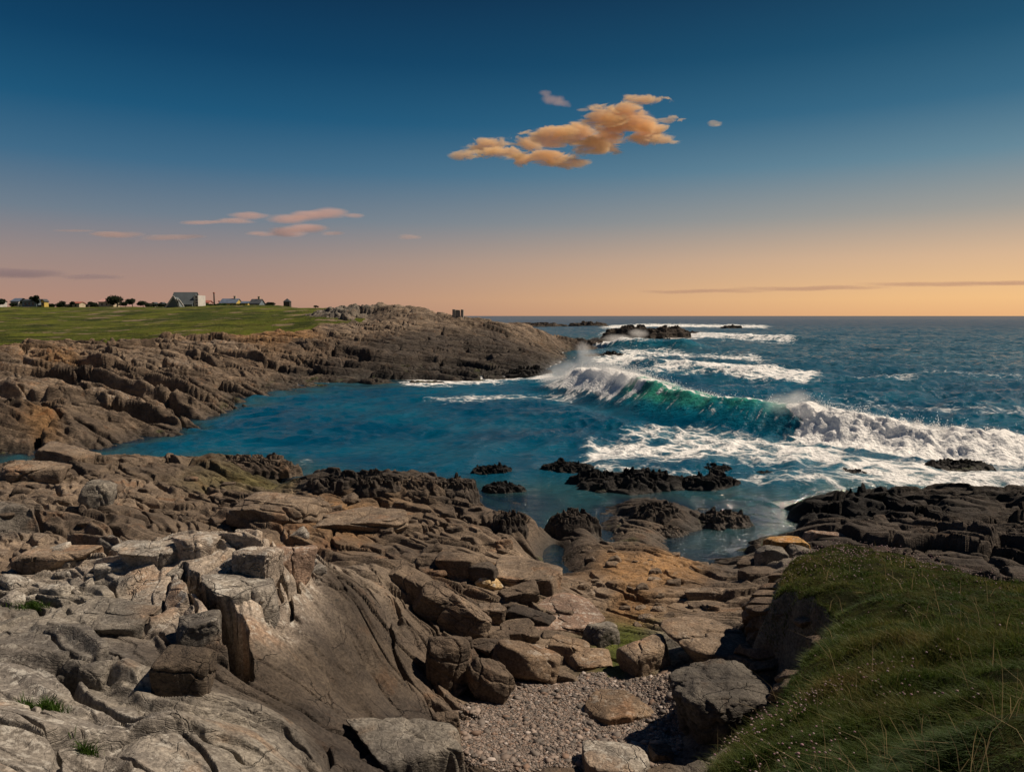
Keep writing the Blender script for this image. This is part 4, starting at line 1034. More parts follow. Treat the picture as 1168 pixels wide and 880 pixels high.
tuft('flat green strip of grass in a crack at the left edge', 36, 696, 44, 420, 4)

# ------------------------------------------------------------------ shingle stones (uncountable)
def ground_np(x, y):
    a = np.arctan2(x, y); r = np.hypot(x, y)
    i = np.clip((a - th[0]) / (th[-1] - th[0]) * (NC - 1), 0, NC - 1.001); j = np.clip(np.interp(r, rad, np.arange(NR)), 0, NR - 1.001)
    i0 = i.astype(int); j0 = j.astype(int); fi = i - i0; fj = j - j0
    return (GZ[j0, i0] * (1 - fi) + GZ[j0, i0 + 1] * fi) * (1 - fj) + (GZ[j0 + 1, i0] * (1 - fi) + GZ[j0 + 1, i0 + 1] * fi) * fj

def pebbles():
    n = 64000
    lo = poly_beach.min(0) - .3; hi = poly_beach.max(0) + .3
    x = RNG.uniform(lo[0], hi[0], n); y = RNG.uniform(lo[1], hi[1], n)
    k = poly_sd(x, y, poly_beach) + fbm(x / .8, y / .8, 3, 66) * .3 > -.12
    x, y = x[k], y[k]; n = len(x)
    s = np.exp(RNG.normal(math.log(.0135), .45, n)); s = np.where(RNG.random(n) < .006, RNG.uniform(.04, .08, n), s)
    v, f = ICO[1]
    nv = len(v)
    jit = 1 + RNG.normal(0, .16, (n, nv, 1))
    p = v[None] * jit
    p = p * np.stack([s * RNG.uniform(.8, 1.5, n), s * RNG.uniform(.7, 1.1, n), s * RNG.uniform(.22, .5, n)], -1)[:, None, :]
    an = RNG.uniform(0, 6.28, n); ca, sa = np.cos(an)[:, None], np.sin(an)[:, None]
    q = np.stack([p[..., 0] * ca - p[..., 1] * sa, p[..., 0] * sa + p[..., 1] * ca, p[..., 2]], -1)
    q[..., 2] += p[..., 0] * RNG.uniform(-.3, .3, n)[:, None]
    q += np.stack([x, y, ground_np(x, y) + s * .15], -1)[:, None, :]
    pal = np.array([(.215, .165, .135), (.15, .125, .108), (.10, .085, .075), (.28, .225, .19), (.19, .125, .09), (.38, .33, .30)], np.float32)
    c = pal[RNG.choice(6, n, p=[.28, .24, .2, .14, .1, .04])] * RNG.uniform(.7, 1.2, (n, 1))
    ff = f[None] + (np.arange(n) * nv)[:, None, None]
    m, t = material("pebble_stone")
    b = t.n('ShaderNodeBsdfPrincipled', ins={'Base Color': t.attr('col'), 'Roughness': .75})
    t.out(b.outputs[0])
    o = mesh_from('beach_pebbles', q.reshape(-1, 3), None, ff.reshape(-1, 3), m, cols=np.repeat(c, nv, 0))
    tag(o, 'pinkish brown shingle filling the gully between the rocks', 'shingle', kind='stuff')
pebbles()

# ------------------------------------------------------------------ cliff of the bluff: bedded rock under the turf
def cliff():
    path = [np.array(p) for p in edge_pts[1:14]]
    fine_ = []
    for a, b in zip(path[:-1], path[1:]):
        for k in range(60): fine_.append(a + (b - a) * k / 60)
    P_ = np.array(fine_)
    for _ in range(60): P_[1:-1] = (P_[1:-1] * 2 + P_[:-2] + P_[2:]) / 4
    dS = np.r_[0, np.cumsum(np.linalg.norm(np.diff(P_[:, :2], axis=0), axis=1))]
    ns = int(dS[-1] / (.05 if LO else .022)); s = np.linspace(0, dS[-1], ns)
    X = np.interp(s, dS, P_[:, 0]); Y_ = np.interp(s, dS, P_[:, 1])
    tx = np.gradient(X); ty = np.gradient(Y_); L = np.hypot(tx, ty); ox, oy = -ty / L, tx / L
    for _ in range(30):
        ox[1:-1] = (ox[1:-1] * 2 + ox[:-2] + ox[2:]) / 4; oy[1:-1] = (oy[1:-1] * 2 + oy[:-2] + oy[2:]) / 4
    ztop = top_field(X, Y_) - .34
    zbot = np.minimum(ground_np(X + ox * 1.0, Y_ + oy * 1.0), ground_np(X + ox * .7, Y_ + oy * .7)) - .25
    nt = 70 if LO else 170
    T = np.linspace(0, 1, nt)[:, None]
    S = np.broadcast_to(s[None], (nt, ns))
    z = ztop[None] * (1 - T) + zbot[None] * T
    wp = fbm(S / 1.5, z / 1.5, 3, 401)
    k = (z * 1.0 + S * .62 + wp * .35) / .27
    fr_ = frac(k); cid = rnd(np.floor(k).astype(np.int64), np.floor(S / 1.3 + wp).astype(np.int64), 77)
    out = .06 + .55 * T + .42 * (cid - .45) * sstep(0, .12, np.minimum(fr_, 1 - fr_)) - .16 * np.exp(-(np.minimum(fr_, 1 - fr_) / .08) ** 2) + fbm(S / 2.2, z / 1.5, 4, 403) * .45 + fbm(S / .3, z / .2, 3, 404) * .05
    # hollow under the turf in the cove
    hol = np.exp(-((S - np.interp(7, np.arange(13), np.interp(np.arange(13) * 60, np.arange(len(dS)), dS))) / 1.1) ** 2)
    out = out - .7 * hol * sstep(.05, .4, T) * sstep(1.1, .6, T)
    out = out * sstep(0, .14, T) - .16 * sstep(.12, 0, T) + .02
    V = np.stack([X[None] + ox[None] * out, Y_[None] + oy[None] * out, z], -1)
    id_ = np.arange(nt * ns).reshape(nt, ns)
    qd = np.stack([id_[:-1, :-1], id_[1:, :-1], id_[1:, 1:], id_[:-1, 1:]], -1).reshape(-1, 4)
    c = np.array(brown)[None, None] * (1 + .5 * (cid - .5))[..., None] * np.array([1, .97, .95])
    o = mesh_from('bluff_cliff', V.reshape(-1, 3), qd, None, M_ROCK, cols=c.reshape(-1, 3))
    tag(o, kind='structure')
cliff()

# ------------------------------------------------------------------ turf on the bluff: blades, dry stalks and sea thrift (uncountable)
def blade_mesh(x, y, z, h, wdt, lx, ly, col, name, label, cat, mat):
    n = len(x)
    an = RNG.uniform(0, 6.28, n); wx, wy = np.cos(an) * wdt, np.sin(an) * wdt
    def pt(k, f): return np.stack([x + lx * h * k * k, y + ly * h * k * k, z + h * (k - .28 * k * k * np.hypot(lx, ly))], -1) + f * np.stack([wx, wy, wx * 0], -1)
    V = np.stack([pt(0, -.5), pt(0, .5), pt(.55, .36), pt(.55, -.36), pt(1.0, 0)], 1)
    b = (np.arange(n) * 5)[:, None]
    o = mesh_from(name, V.reshape(-1, 3), b + np.array([[0, 1, 2, 3]]), b + np.array([[3, 2, 4]]), mat, cols=np.repeat(col, 5, 0))
    return tag(o, label, cat, kind='stuff')
def turf():
    def pts(n, amax=.72, r0=2.2, r1=26):
        a = RNG.uniform(-.05, amax, n); r = np.exp(RNG.uniform(math.log(r0), math.log(r1), n))
        x = r * np.sin(a); y = r * np.cos(a)
        k = (poly_sd(x, y, poly_bluff) + fbm(x / 1.1, y / 1.1, 3, 41) * .28 * sstep(2, 5, r)) > -.12
        return x[k], y[k], r[k]
    x, y, r = pts(140000 if LO else 520000)
    n = len(x)
    cl = fbm(x / .55, y / .55, 3, 501); big = fbm(x / 2.2, y / 2.2, 3, 502)
    keep = RNG.random(n) < np.clip(.75 + cl * 1.1, .15, 1)
    x, y, r, cl, big = x[keep], y[keep], r[keep], cl[keep], big[keep]; n = len(x)
    near_edge = sstep(0, .5, poly_sd(x, y, poly_bluff))
    h = np.clip(.085 + .12 * cl + .08 * big, .03, .3) * RNG.uniform(.6, 1.35, n) * (1 - .45 * sstep(8, 18, r)) * (.85 + .15 * near_edge)
    lx = -.55 + RNG.normal(0, .45, n) + big * .8; ly = -.25 + RNG.normal(0, .45, n) + cl * .5
    w = np.maximum(.0042, r * .00075) * RNG.uniform(.7, 1.3, n)
    g = np.array([(.028, .055, .009), (.055, .085, .014), (.105, .105, .026), (.17, .125, .05)], np.float32)
    u = np.clip(.9 + big * 2.2 + fbm(x / .8, y / .8, 2, 503) * 1.4 + RNG.normal(0, .45, n), 0, 2.999)
    i = u.astype(int); f_ = (u - i)[:, None]
    c = g[i] * (1 - f_) + g[i + 1] * f_
    blade_mesh(x, y, ground_np(x, y) - .015, h, w, lx, ly, c, 'grass', 'dense wind blown grass covering the top of the bluff', 'grass', M_LEAF)
    x, y, r = pts(1900); n = len(x)
    k = RNG.random(n) < np.clip(.35 + fbm(x / 1.4, y / 1.4, 2, 505) * 1.6, 0, 1); x, y, r = x[k], y[k], r[k]; n = len(x)
    blade_mesh(x, y, ground_np(x, y), RNG.uniform(.2, .42, n), np.maximum(.003, r * .0008), -.4 + RNG.normal(0, .4, n), -.1 + RNG.normal(0, .4, n),
               np.array([(.30, .23, .12)], np.float32) * RNG.uniform(.6, 1.2, (n, 1)), 'dry_grass', 'pale dry seed stalks standing above the green turf', 'grass', M_LEAF)
    # thrift heads
    x, y, r = pts(34000); n = len(x)
    d1 = fbm(x / 1.0, y / 1.0, 3, 507)
    tip = np.exp(-((np.hypot(x - 7.2, y - 13.8)) / 2.6) ** 2) + .7 * np.exp(-((np.hypot(x - 1.5, y - 5.4)) / .9) ** 2) + .5 * np.exp(-((np.hypot(x - 5.4, y - 14.6)) / 1.4) ** 2)
    k = (RNG.random(n) < np.clip(-.10 + d1 * .6 + tip * .75, 0, .75)) & (poly_sd(x, y, poly_bluff) > .05)
    x, y, r = x[k], y[k], r[k]; n = len(x)
    v, f = ICO[1]
    s = np.maximum(.008, r * .0009) * RNG.uniform(.6, 1.3, n)
    hh = RNG.uniform(.06, .20, n)
    p = v[None] * s[:, None, None] * np.array([1, 1, .75]) + np.stack([x, y, ground_np(x, y) + hh], -1)[:, None]
    c = np.array([(.40, .25, .28), (.34, .26, .22), (.46, .36, .36)], np.float32)[RNG.integers(0, 3, n)] * RNG.uniform(.6, 1.1, (n, 1))
    o = mesh_from('sea_thrift', p.reshape(-1, 3), None, (f[None] + (np.arange(n) * len(v))[:, None, None]).reshape(-1, 3), M_LEAF, cols=np.repeat(c, len(v), 0))
    tag(o, 'faded pink sea thrift heads dotted over the turf', 'flowers', kind='stuff')
turf()
# ------------------------------------------------------------------ houses, trees and a mast on the plateau
def box(bm, x0, x1, y0, y1, z0, z1):
    v = [bm.verts.new((x, y, z)) for z in (z0, z1) for x, y in ((x0, y0), (x1, y0), (x1, y1), (x0, y1))]
    for f in ((3, 2, 1, 0), (4, 5, 6, 7), (0, 1, 5, 4), (1, 2, 6, 5), (2, 3, 7, 6), (3, 0, 4, 7)): bm.faces.new([v[i] for i in f])
def prism(bm, pts, y0, y1):
    """outline in x,z pushed from y0 to y1"""
    a = [bm.verts.new((x, y0, z)) for x, z in pts]; b = [bm.verts.new((x, y1, z)) for x, z in pts]
    n = len(pts); bm.faces.new(a); bm.faces.new(b[::-1])
    for i in range(n): bm.faces.new((a[i], b[i], b[(i + 1) % n], a[(i + 1) % n]))
def bobj(name, bm, mat, parent=None, bevel=0):
    bmesh.ops.recalc_face_normals(bm, faces=bm.faces[:])
    if bevel: bmesh.ops.bevel(bm, geom=bm.edges[:], offset=bevel, segments=2, affect='EDGES', profile=.5)
    me = bpy.data.meshes.new(name); bm.to_mesh(me); bm.free(); me.materials.append(mat)
    o = bpy.data.objects.new(name, me); C.objects.link(o)
    if parent: o.parent = parent
    return o
def nb(): return bmesh.new()
MP = dict(greywall=plain('grey_slate', (.085, .105, .118), .8, .12, .4), white=plain('white_paint', (.50, .48, .46), .7, .12, .6), panel=plain('blue_grey_panel', (.095, .118, .13), .7, .1, .5), yellow=plain('yellow_render', (.50, .36, .09), .8, .15, .6),
          slate=plain('slate_roof', (.045, .052, .062), .6, .25, 1.2), blueroof=plain('blue_slate_roof', (.10, .13, .19), .5, .2, .8), redroof=plain('red_tile_roof', (.30, .10, .07), .8, .25, 1.0), pinkwall=plain('pink_render', (.45, .26, .24), .8, .15, .6),
          dark=plain('dark_timber', (.05, .04, .035), .8, .3, 1.5), glass=plain('window_glass', (.02, .025, .03), .12, .2, 1), bluewall=plain('blue_grey_wall', (.14, .18, .21), .8, .15, .5), concrete=plain('old_concrete', (.24, .225, .20), .9, .3, .9), cream=plain('cream_render', (.46, .38, .28), .8, .15, .6))

def place(px, Y):
    x = col_x(px, Y); return x, Y, ground(x, Y) - .15

def house(name, label, px0, px1, py_ridge, py_eave, Y, wall, roof, axis='x', depth=6.0, windows=2, chimney=None, cat='house'):
    """gabled house; its width and heights follow the photograph at the distance Y"""
    m = Y / FPX; w = (px1 - px0) * m
    x, y, z = place((px0 + px1) / 2, Y)
    ev = at_y(px0, py_eave, Y)[2] - z; rg = at_y(px0, py_ridge, Y)[2] - z
    e = empty(name, (x, y, z), label, cat)
    hw, hd = w / 2, depth / 2
    bm = nb()
    if axis == 'y':
        prism(bm, [(-hw, -.6), (hw, -.6), (hw, ev), (0, rg - .12), (-hw, ev)], -hd, hd)
    else:
        v = [(-hd, -.6), (hd, -.6), (hd, ev), (0, rg - .12), (-hd, ev)]
        a = [bm.verts.new((-hw, y_, z_)) for y_, z_ in v]; b = [bm.verts.new((hw, y_, z_)) for y_, z_ in v]
        bm.faces.new(a); bm.faces.new(b[::-1])
        for i in range(5): bm.faces.new((a[i], b[i], b[(i + 1) % 5], a[(i + 1) % 5]))
    bobj('wall', bm, MP[wall], e)
    bm = nb(); t = .22; o_ = .25
    span = hw if axis == 'y' else hd; ln = (hd if axis == 'y' else hw) + o_
    drop = (rg - ev) / span * o_
    pr = [(-span - o_, ev - drop), (0, rg), (span + o_, ev - drop), (span + o_, ev - drop + t), (0, rg + t), (-span - o_, ev - drop + t)]
    if axis == 'y': prism(bm, pr, -ln, ln)
    else:
        a = [bm.verts.new((-ln, y_, z_)) for y_, z_ in pr]; b = [bm.verts.new((ln, y_, z_)) for y_, z_ in pr]
        bm.faces.new(a); bm.faces.new(b[::-1])
        for i in range(6): bm.faces.new((a[i], b[i], b[(i + 1) % 6], a[(i + 1) % 6]))
    rf = bobj('roof', bm, MP[roof], e)
    for k in range(windows):
        cx = (k + .5) / windows * w * .8 - w * .4
        bm = nb(); box(bm, cx - .35, cx + .35, -hd - .04, -hd + .05, max(ev * .35, .4), max(ev * .78, .9)); bobj('window', bm, MP['glass'], e)
    if chimney is not None:
        bm = nb(); cx = chimney * w; box(bm, cx - .4, cx + .4, -.35, .35, rg - .8, rg + 1.1); box(bm, cx - .48, cx + .48, -.43, .43, rg + 1.1, rg + 1.3); bobj('chimney', bm, MP['cream'], rf)
    return e

# the grey cube house with a white framed gable in front
def cube_house():
    Y = 285.0; m = Y / FPX
    x, y, z = place(211, Y)
    e = empty('cube_house', (x, y, z), 'grey cube shaped house with a white framed triangular gable and a white side wing', 'house')
    X = lambda px: (px - 211) * m
    Zp = lambda py: at_y(211, py, Y)[2] - z
    def side(y0, pts, x0, x1):
        b2 = nb(); a = [b2.verts.new((x0, y_, z_)) for y_, z_ in pts]; b = [b2.verts.new((x1, y_, z_)) for y_, z_ in pts]
        b2.faces.new(a); b2.faces.new(b[::-1])
        for i in range(len(pts)): b2.faces.new((a[i], b[i], b[(i + 1) % len(pts)], a[(i + 1) % len(pts)]))
        return b2
    tz = Zp(333.5)
    bobj('main_block', side(0, [(.3, -.8), (8.7, -.8), (8.7, 1.2), (5.0, tz - .3), (4.0, tz - .3), (.3, 1.2)], X(198.4), X(222.6)), MP['greywall'], e)
    bobj('roof', side(0, [(-.1, .9), (3.9, tz), (5.1, tz), (9.1, .9), (9.1, 1.15), (5.15, tz + .25), (3.85, tz + .25), (-.1, 1.15)], X(197.6), X(223.4)), MP['greywall'], e)
    bm = nb(); prism(bm, [(X(198.5), -.6), (X(215), -.6), (X(215), Zp(350)), (X(207.5), Zp(339)), (X(198.5), Zp(350.5))], -4, -.003)
    g = bobj('gable', bm, MP['panel'], e)
    def strip(ax, az, bx, bz, wd):
        b2 = nb(); dx, dz = bx - ax, bz - az; L = math.hypot(dx, dz); nx, nz = -dz / L * wd, dx / L * wd
        prism(b2, [(ax - nx, az - nz), (bx - nx, bz - nz), (bx + nx, bz + nz), (ax + nx, az + nz)], -4.3, -4.003); return b2
    bobj('gable_trim', strip(X(198), Zp(351), X(207.5), Zp(338), .22), MP['white'], g)
    bobj('gable_trim', strip(X(207.5), Zp(338), X(213), Zp(346), .22), MP['white'], g)
    for a in ((211.5, 341, 214, 351.5), (213.5, 342, 218.5, 349.5)):
        bobj('white_prop', strip(X(a[0]), Zp(a[1]), X(a[2]), Zp(a[3]), .28), MP['white'], e)
    w = nb(); box(w, X(223) + .004, X(228), 1.5, 8.5, -.8, Zp(336.5)); wing = bobj('side_wing', w, MP['white'], e)
    for k in range(4):
        b2 = nb(); z0 = Zp(349 - k * 3.1); box(b2, X(225.2), X(227.6), 1.42, 1.6, z0, z0 + .62); bobj('window', b2, MP['glass'], wing)
    b2 = nb(); box(b2, X(206), X(226), -6, -4.4, -.3, Zp(351.2)); bobj('terrace_wall', b2, MP['dark'], e)
cube_house()
house('cottage', 'tiny pink walled cottage with a dark roof right of the grey cube house', 238, 244, 343, 345.5, 330, 'pinkwall', 'redroof', 'x', 5, 1)
house('cottage', 'low white cottage half hidden by the hedge beside the grey cube house', 229.5, 237, 343, 345, 335, 'white', 'slate', 'x', 6, 2)
house('cottage', 'blue roofed house with a yellow gable end and a chimney', 258, 276, 341, 346, 315, 'yellow', 'blueroof', 'x', 8, 2, .25)
house('cottage', 'low yellow cottage with a small blue roof right of the blue roofed house', 280, 288, 344, 346, 318, 'yellow', 'blueroof', 'x', 5, 1)
house('cottage', 'dark gabled house with a steep black roof near the right end of the plateau', 291, 302, 341.5, 346.5, 310, 'bluewall', 'slate', 'x', 7, 2, .2)
house('hut', 'small dark hut beside dark gabled house', 307, 314, 345, 347.2, 312, 'bluewall', 'slate', 'y', 4, 1, cat='hut')
house('cottage', 'white house with a blue slate roof among dark trees at the far left', 24, 33, 340.5, 344, 330, 'white', 'blueroof', 'x', 7, 2)
house('cottage', 'blue grey house under the flat topped dark tree on the left', 37, 53, 341.5, 343.5, 325, 'bluewall', 'slate', 'x', 7, 3)
house('shed', 'narrow yellow shed right of the blue grey house', 55, 58.5, 341.5, 343.5, 324, 'yellow', 'slate', 'y', 3, 1, cat='shed')
house('cottage', 'dark roofed house at the left edge of the plateau', -4, 8, 341, 344, 330, 'white', 'slate', 'x', 7, 2)
house('cottage', 'pale pink house wrapped round by the umbrella pine', 123, 136, 341, 344.5, 322, 'cream', 'pinkwall', 'x', 8, 2)
house('cottage', 'tiny red roofed cottage far off between hedges', 91, 99, 344.5, 346.2, 340, 'cream', 'redroof', 'x', 5, 1)
for px, lab in ((181, 'small white hut left of the grey cube house'), (190, 'tiny white hut nearest to the left wall of the grey cube house')):
    house('hut', lab, px - 1.8, px + 1.8, 345, 346.2, 335, 'white', 'slate', 'y', 3, 1, cat='hut')
# dark tower hut with a pointed roof
def tower():
    Y = 305.0; m = Y / FPX; x, y, z = place(330.5, Y); w = 3.4 * m
    zt = at_y(330, 344, Y)[2] - z; zp = at_y(330, 341, Y)[2] - z
    e = empty('tower_hut', (x, y, z), 'small dark square tower with a pointed roof standing alone on the plateau', 'tower')
    bm = nb(); box(bm, -w, w, -w, w, -.6, zt); bobj('wall', bm, MP['dark'], e)
    bm = nb(); k = w * 1.15
    a = [bm.verts.new(c) for c in ((-k, -k, zt), (k, -k, zt), (k, k, zt), (-k, k, zt))]; tp = bm.verts.new((0, 0, zp + .3)); bm.faces.new(a[::-1])
    for i in range(4): bm.faces.new((a[i], a[(i + 1) % 4], tp))
    bobj('roof', bm, MP['slate'], e)
    bm = nb(); box(bm, -.5, .5, -w - .05, -w + .05, zt * .45, zt * .75); bobj('window', bm, MP['glass'], e)
tower()
def mast(px, py, Y, label, name='mast', r=.35):
    x, y, z = place(px, Y); h = at_y(px, py, Y)[2] - z
    e = empty(name, (x, y, z), label, 'mast')
    bm = nb(); bmesh.ops.create_cone(bm, cap_ends=True, segments=10, radius1=r, radius2=r * .7, depth=h, matrix=Matrix.Translation((0, 0, h / 2))); bobj('shaft', bm, MP['dark'], e)
    bm = nb(); bmesh.ops.create_cone(bm, cap_ends=True, segments=10, radius1=r * 1.3, radius2=r * 1.1, depth=.5, matrix=Matrix.Translation((0, 0, h + .2))); bobj('cap', bm, MP['redroof'], e)
mast(248, 334.5, 318, 'tall thin dark chimney like mast right of the pink cottage')
mast(253.6, 344, 318, 'short dark post right of the tall mast', 'post', .3)

# old concrete pillars on the ridge of the headland
def ruin():
    Y = 149.0; m = Y / FPX
    x = col_x(523, Y); zg = ground(x, Y)
    e = empty('concrete_ruin', (x, Y, zg), 'weathered concrete ruin of three leaning pillars on the ridge of the headland', 'ruin')
    top = at_y(523, 352.5, Y)[2] - zg
    for i, (px, w, hh, lean, yy) in enumerate([(518.3, 3.6, 1.0, .05, -.2), (523, 5.2, .94, -.03, .2), (527.6, 3.2, .98, .04, 0)]):
        cx = (px - 523) * m; hw = w * m / 2
        bm = nb(); prism(bm, [(cx - hw, -1.2), (cx + hw, -1.2), (cx + hw * .9 + lean, top * hh * .97), (cx - hw * .9 + lean, top * hh)], -.6 + yy, .6 + yy)
        bobj('pillar', bm, MP['concrete'], e, .05)
ruin()

# trees and hedges: tapered trunk with limbs, crown of many small leaf sprays
def foliage_material(name, a, b):
    m, t = material(name)
    p = t.n('ShaderNodeNewGeometry').outputs['Position']
    c = t.mix(t.ramp(t.noise(p, .7, 4), .3, .7), a, b)
    s1 = t.n('ShaderNodeBsdfPrincipled', ins={'Base Color': c, 'Roughness': .7, 'Specular IOR Level': .2}); s2 = t.n('ShaderNodeBsdfTranslucent', ins={'Color': c})
    s = t.n('ShaderNodeMixShader', ins={0: .25}); t.put(s.inputs[1], s1.outputs[0]); t.put(s.inputs[2], s2.outputs[0])
    t.out(s.outputs[0]); return m
M_PINE = foliage_material('pine_foliage', (.010, .020, .012), (.028, .042, .020))
M_HEDGE = foliage_material('hedge_foliage', (.018, .050, .012), (.045, .095, .022))
M_BARK = plain('bark', (.07, .05, .04), .9, .3, 2)

def leaves(blobs, n, size, rs):
    pts = []
    vol = np.array([b[3] * b[4] * b[5] for b in blobs]); vol = vol / vol.sum()
    ks = rs.choice(len(blobs), n, p=vol)
    bl = np.array(blobs)[ks]
    d = rs.normal(0, 1, (n, 3)); d /= np.linalg.norm(d, axis=1, keepdims=True)
    c = bl[:, :3] + d * bl[:, 3:] * (rs.uniform(.25, 1.0, (n, 1)) ** .5) * rs.uniform(.85, 1.15, (n, 1))
    a = rs.normal(0, 1, (n, 3)); a /= np.linalg.norm(a, axis=1, keepdims=True); b = np.cross(a, rs.normal(0, 1, (n, 3))); b /= np.linalg.norm(b, axis=1, keepdims=True)
    s = size * rs.uniform(.5, 1.2, (n, 1))
    V = np.stack([c - a * s, c - b * s * .5, c + a * s, c + b * s * .5], 1).reshape(-1, 3)
    return V, np.arange(n * 4).reshape(n, 4)
def tree(name, label, px, py_top, wpx, Y, flat=.5, group=None, mat=None, seed=1, cat='tree', lobes=7):
    rs = np.random.default_rng(seed); m = Y / FPX
    x, y, z = place(px, Y); H = at_y(px, py_top, Y)[2] - z; w = wpx * m / 2
    e = empty(name, (x, y, z), label, cat, group)
    ch = min(H * .75, w * 2 * flat)
    bl = []
    for k in range(lobes):
        a = rs.uniform(0, 6.28); rr = w * .62 * math.sqrt(rs.random())
        r_ = w * rs.uniform(.30, .48)
        bl.append((rr * math.cos(a), rr * math.sin(a) * .8, H - ch * .5 + rs.uniform(-.25, .25) * ch - .2 * ch * (rr / w) ** 2, r_, r_, min(r_ * .8, ch * .32)))
    V, F = leaves(bl, 1500, .055 * H + .10, rs)
    mesh_from('crown', V, F, None, mat or M_PINE, e, smooth=False)
    bm = nb()
    def limb(a, b, r1, r2):
        a = Vector(a); b = Vector(b); d_ = b - a
        bmesh.ops.create_cone(bm, cap_ends=True, segments=8, radius1=r1, radius2=r2, depth=d_.length, matrix=Matrix.Translation((a + b) / 2) @ d_.to_track_quat('Z', 'Y').to_matrix().to_4x4())
    fork = (rs.uniform(-.1, .1) * H, 0, H * .42)
    limb((0, 0, -.5), fork, .05 * H, .035 * H)
    for b in bl[:5]: limb(fork, b[:3], .028 * H, .012 * H)
    bobj('trunk', bm, M_BARK, e)
T_ = [(138, 334.5, 24, 318, .5, 'wind bent umbrella pine beside the pale pink house', 'umbrella_pine'), (45, 335.5, 13, 322, .9, 'tall flat topped dark tree above the blue grey house', 'dark_tree'), (32, 339, 8, 328, 1, 'dark tree behind the white house at the far left', 'dark_tree'),
      (156, 340, 16, 318, .6, 'rounded dark tree right of the umbrella pine', 'dark_tree'), (168, 343, 16, 320, .5, 'low dark tree at the right end of the clump', 'dark_tree'), (147, 343.5, 18, 316, .45, 'low dark bush under the umbrella pine', 'bush'),
      (5, 340, 14, 322, .5, 'dark tree at the left edge of the plateau', 'dark_tree'), (274, 346, 17, 300, .3, 'dark bush in front of the yellow gable end', 'bush'), (312, 344.5, 12, 300, .5, 'dark bush beside the small dark hut', 'bush'),
      (76, 343, 12, 330, .5, 'dark bush left of the tiny red roofed cottage', 'bush'), (88, 342.5, 7, 332, .6, 'small dark tree next to the tiny red roofed cottage', 'dark_tree'), (112, 344, 16, 335, .4, 'low dark bush between red roofed cottage and pine', 'bush'),
      (20, 345, 12, 326, .4, 'low dark bush in front of the far left houses', 'bush'), (66, 345, 14, 328, .35, 'low dark bush right of the yellow shed', 'bush'), (362, 348.5, 8, 260, .3, 'small dark shrub by the pale rocks on the skyline', 'bush')]
for i, (px, pt, w, Y, fl, lab, nm) in enumerate(T_): tree(nm, lab, px, pt, w, Y, fl, seed=700 + i, cat='bush' if nm == 'bush' else 'tree')
def hedge(label, px0, px1, py_top, Y, mat, seed):
    rs = np.random.default_rng(seed); m = Y / FPX; xm, y, z = place((px0 + px1) / 2, Y); H = at_y(px0, py_top, Y)[2] - z
    hw = (px1 - px0) * m / 2; bl = [(u_ + rs.normal(0, .2), rs.normal(0, .3), H * .5, .9, .9, H * rs.uniform(.45, .6)) for u_ in np.linspace(-hw, hw, max(4, int(hw * 1.6)))]
    V, F = leaves(bl, 260 * len(bl), .28, rs)
    e = empty('hedge', (xm, y, z), label, 'hedge')
    mesh_from('foliage', V, F, None, mat, e, smooth=False)
    bm = nb()
    for b in bl[::2]: bmesh.ops.create_cone(bm, cap_ends=True, segments=6, radius1=.08, radius2=.03, depth=H * .8, matrix=Matrix.Translation((b[0], b[1], H * .3)))
    bobj('stem', bm, M_BARK, e)
hedge('bright green clipped hedge right of the grey cube house', 228, 262, 346.5, 296, M_HEDGE, 1)
hedge('long low dark hedge between the tree clump and the grey cube house', 172, 196, 346, 330, M_PINE, 2)
hedge('low dark hedge along the skyline at the left', 60, 122, 346.5, 345, M_PINE, 3)
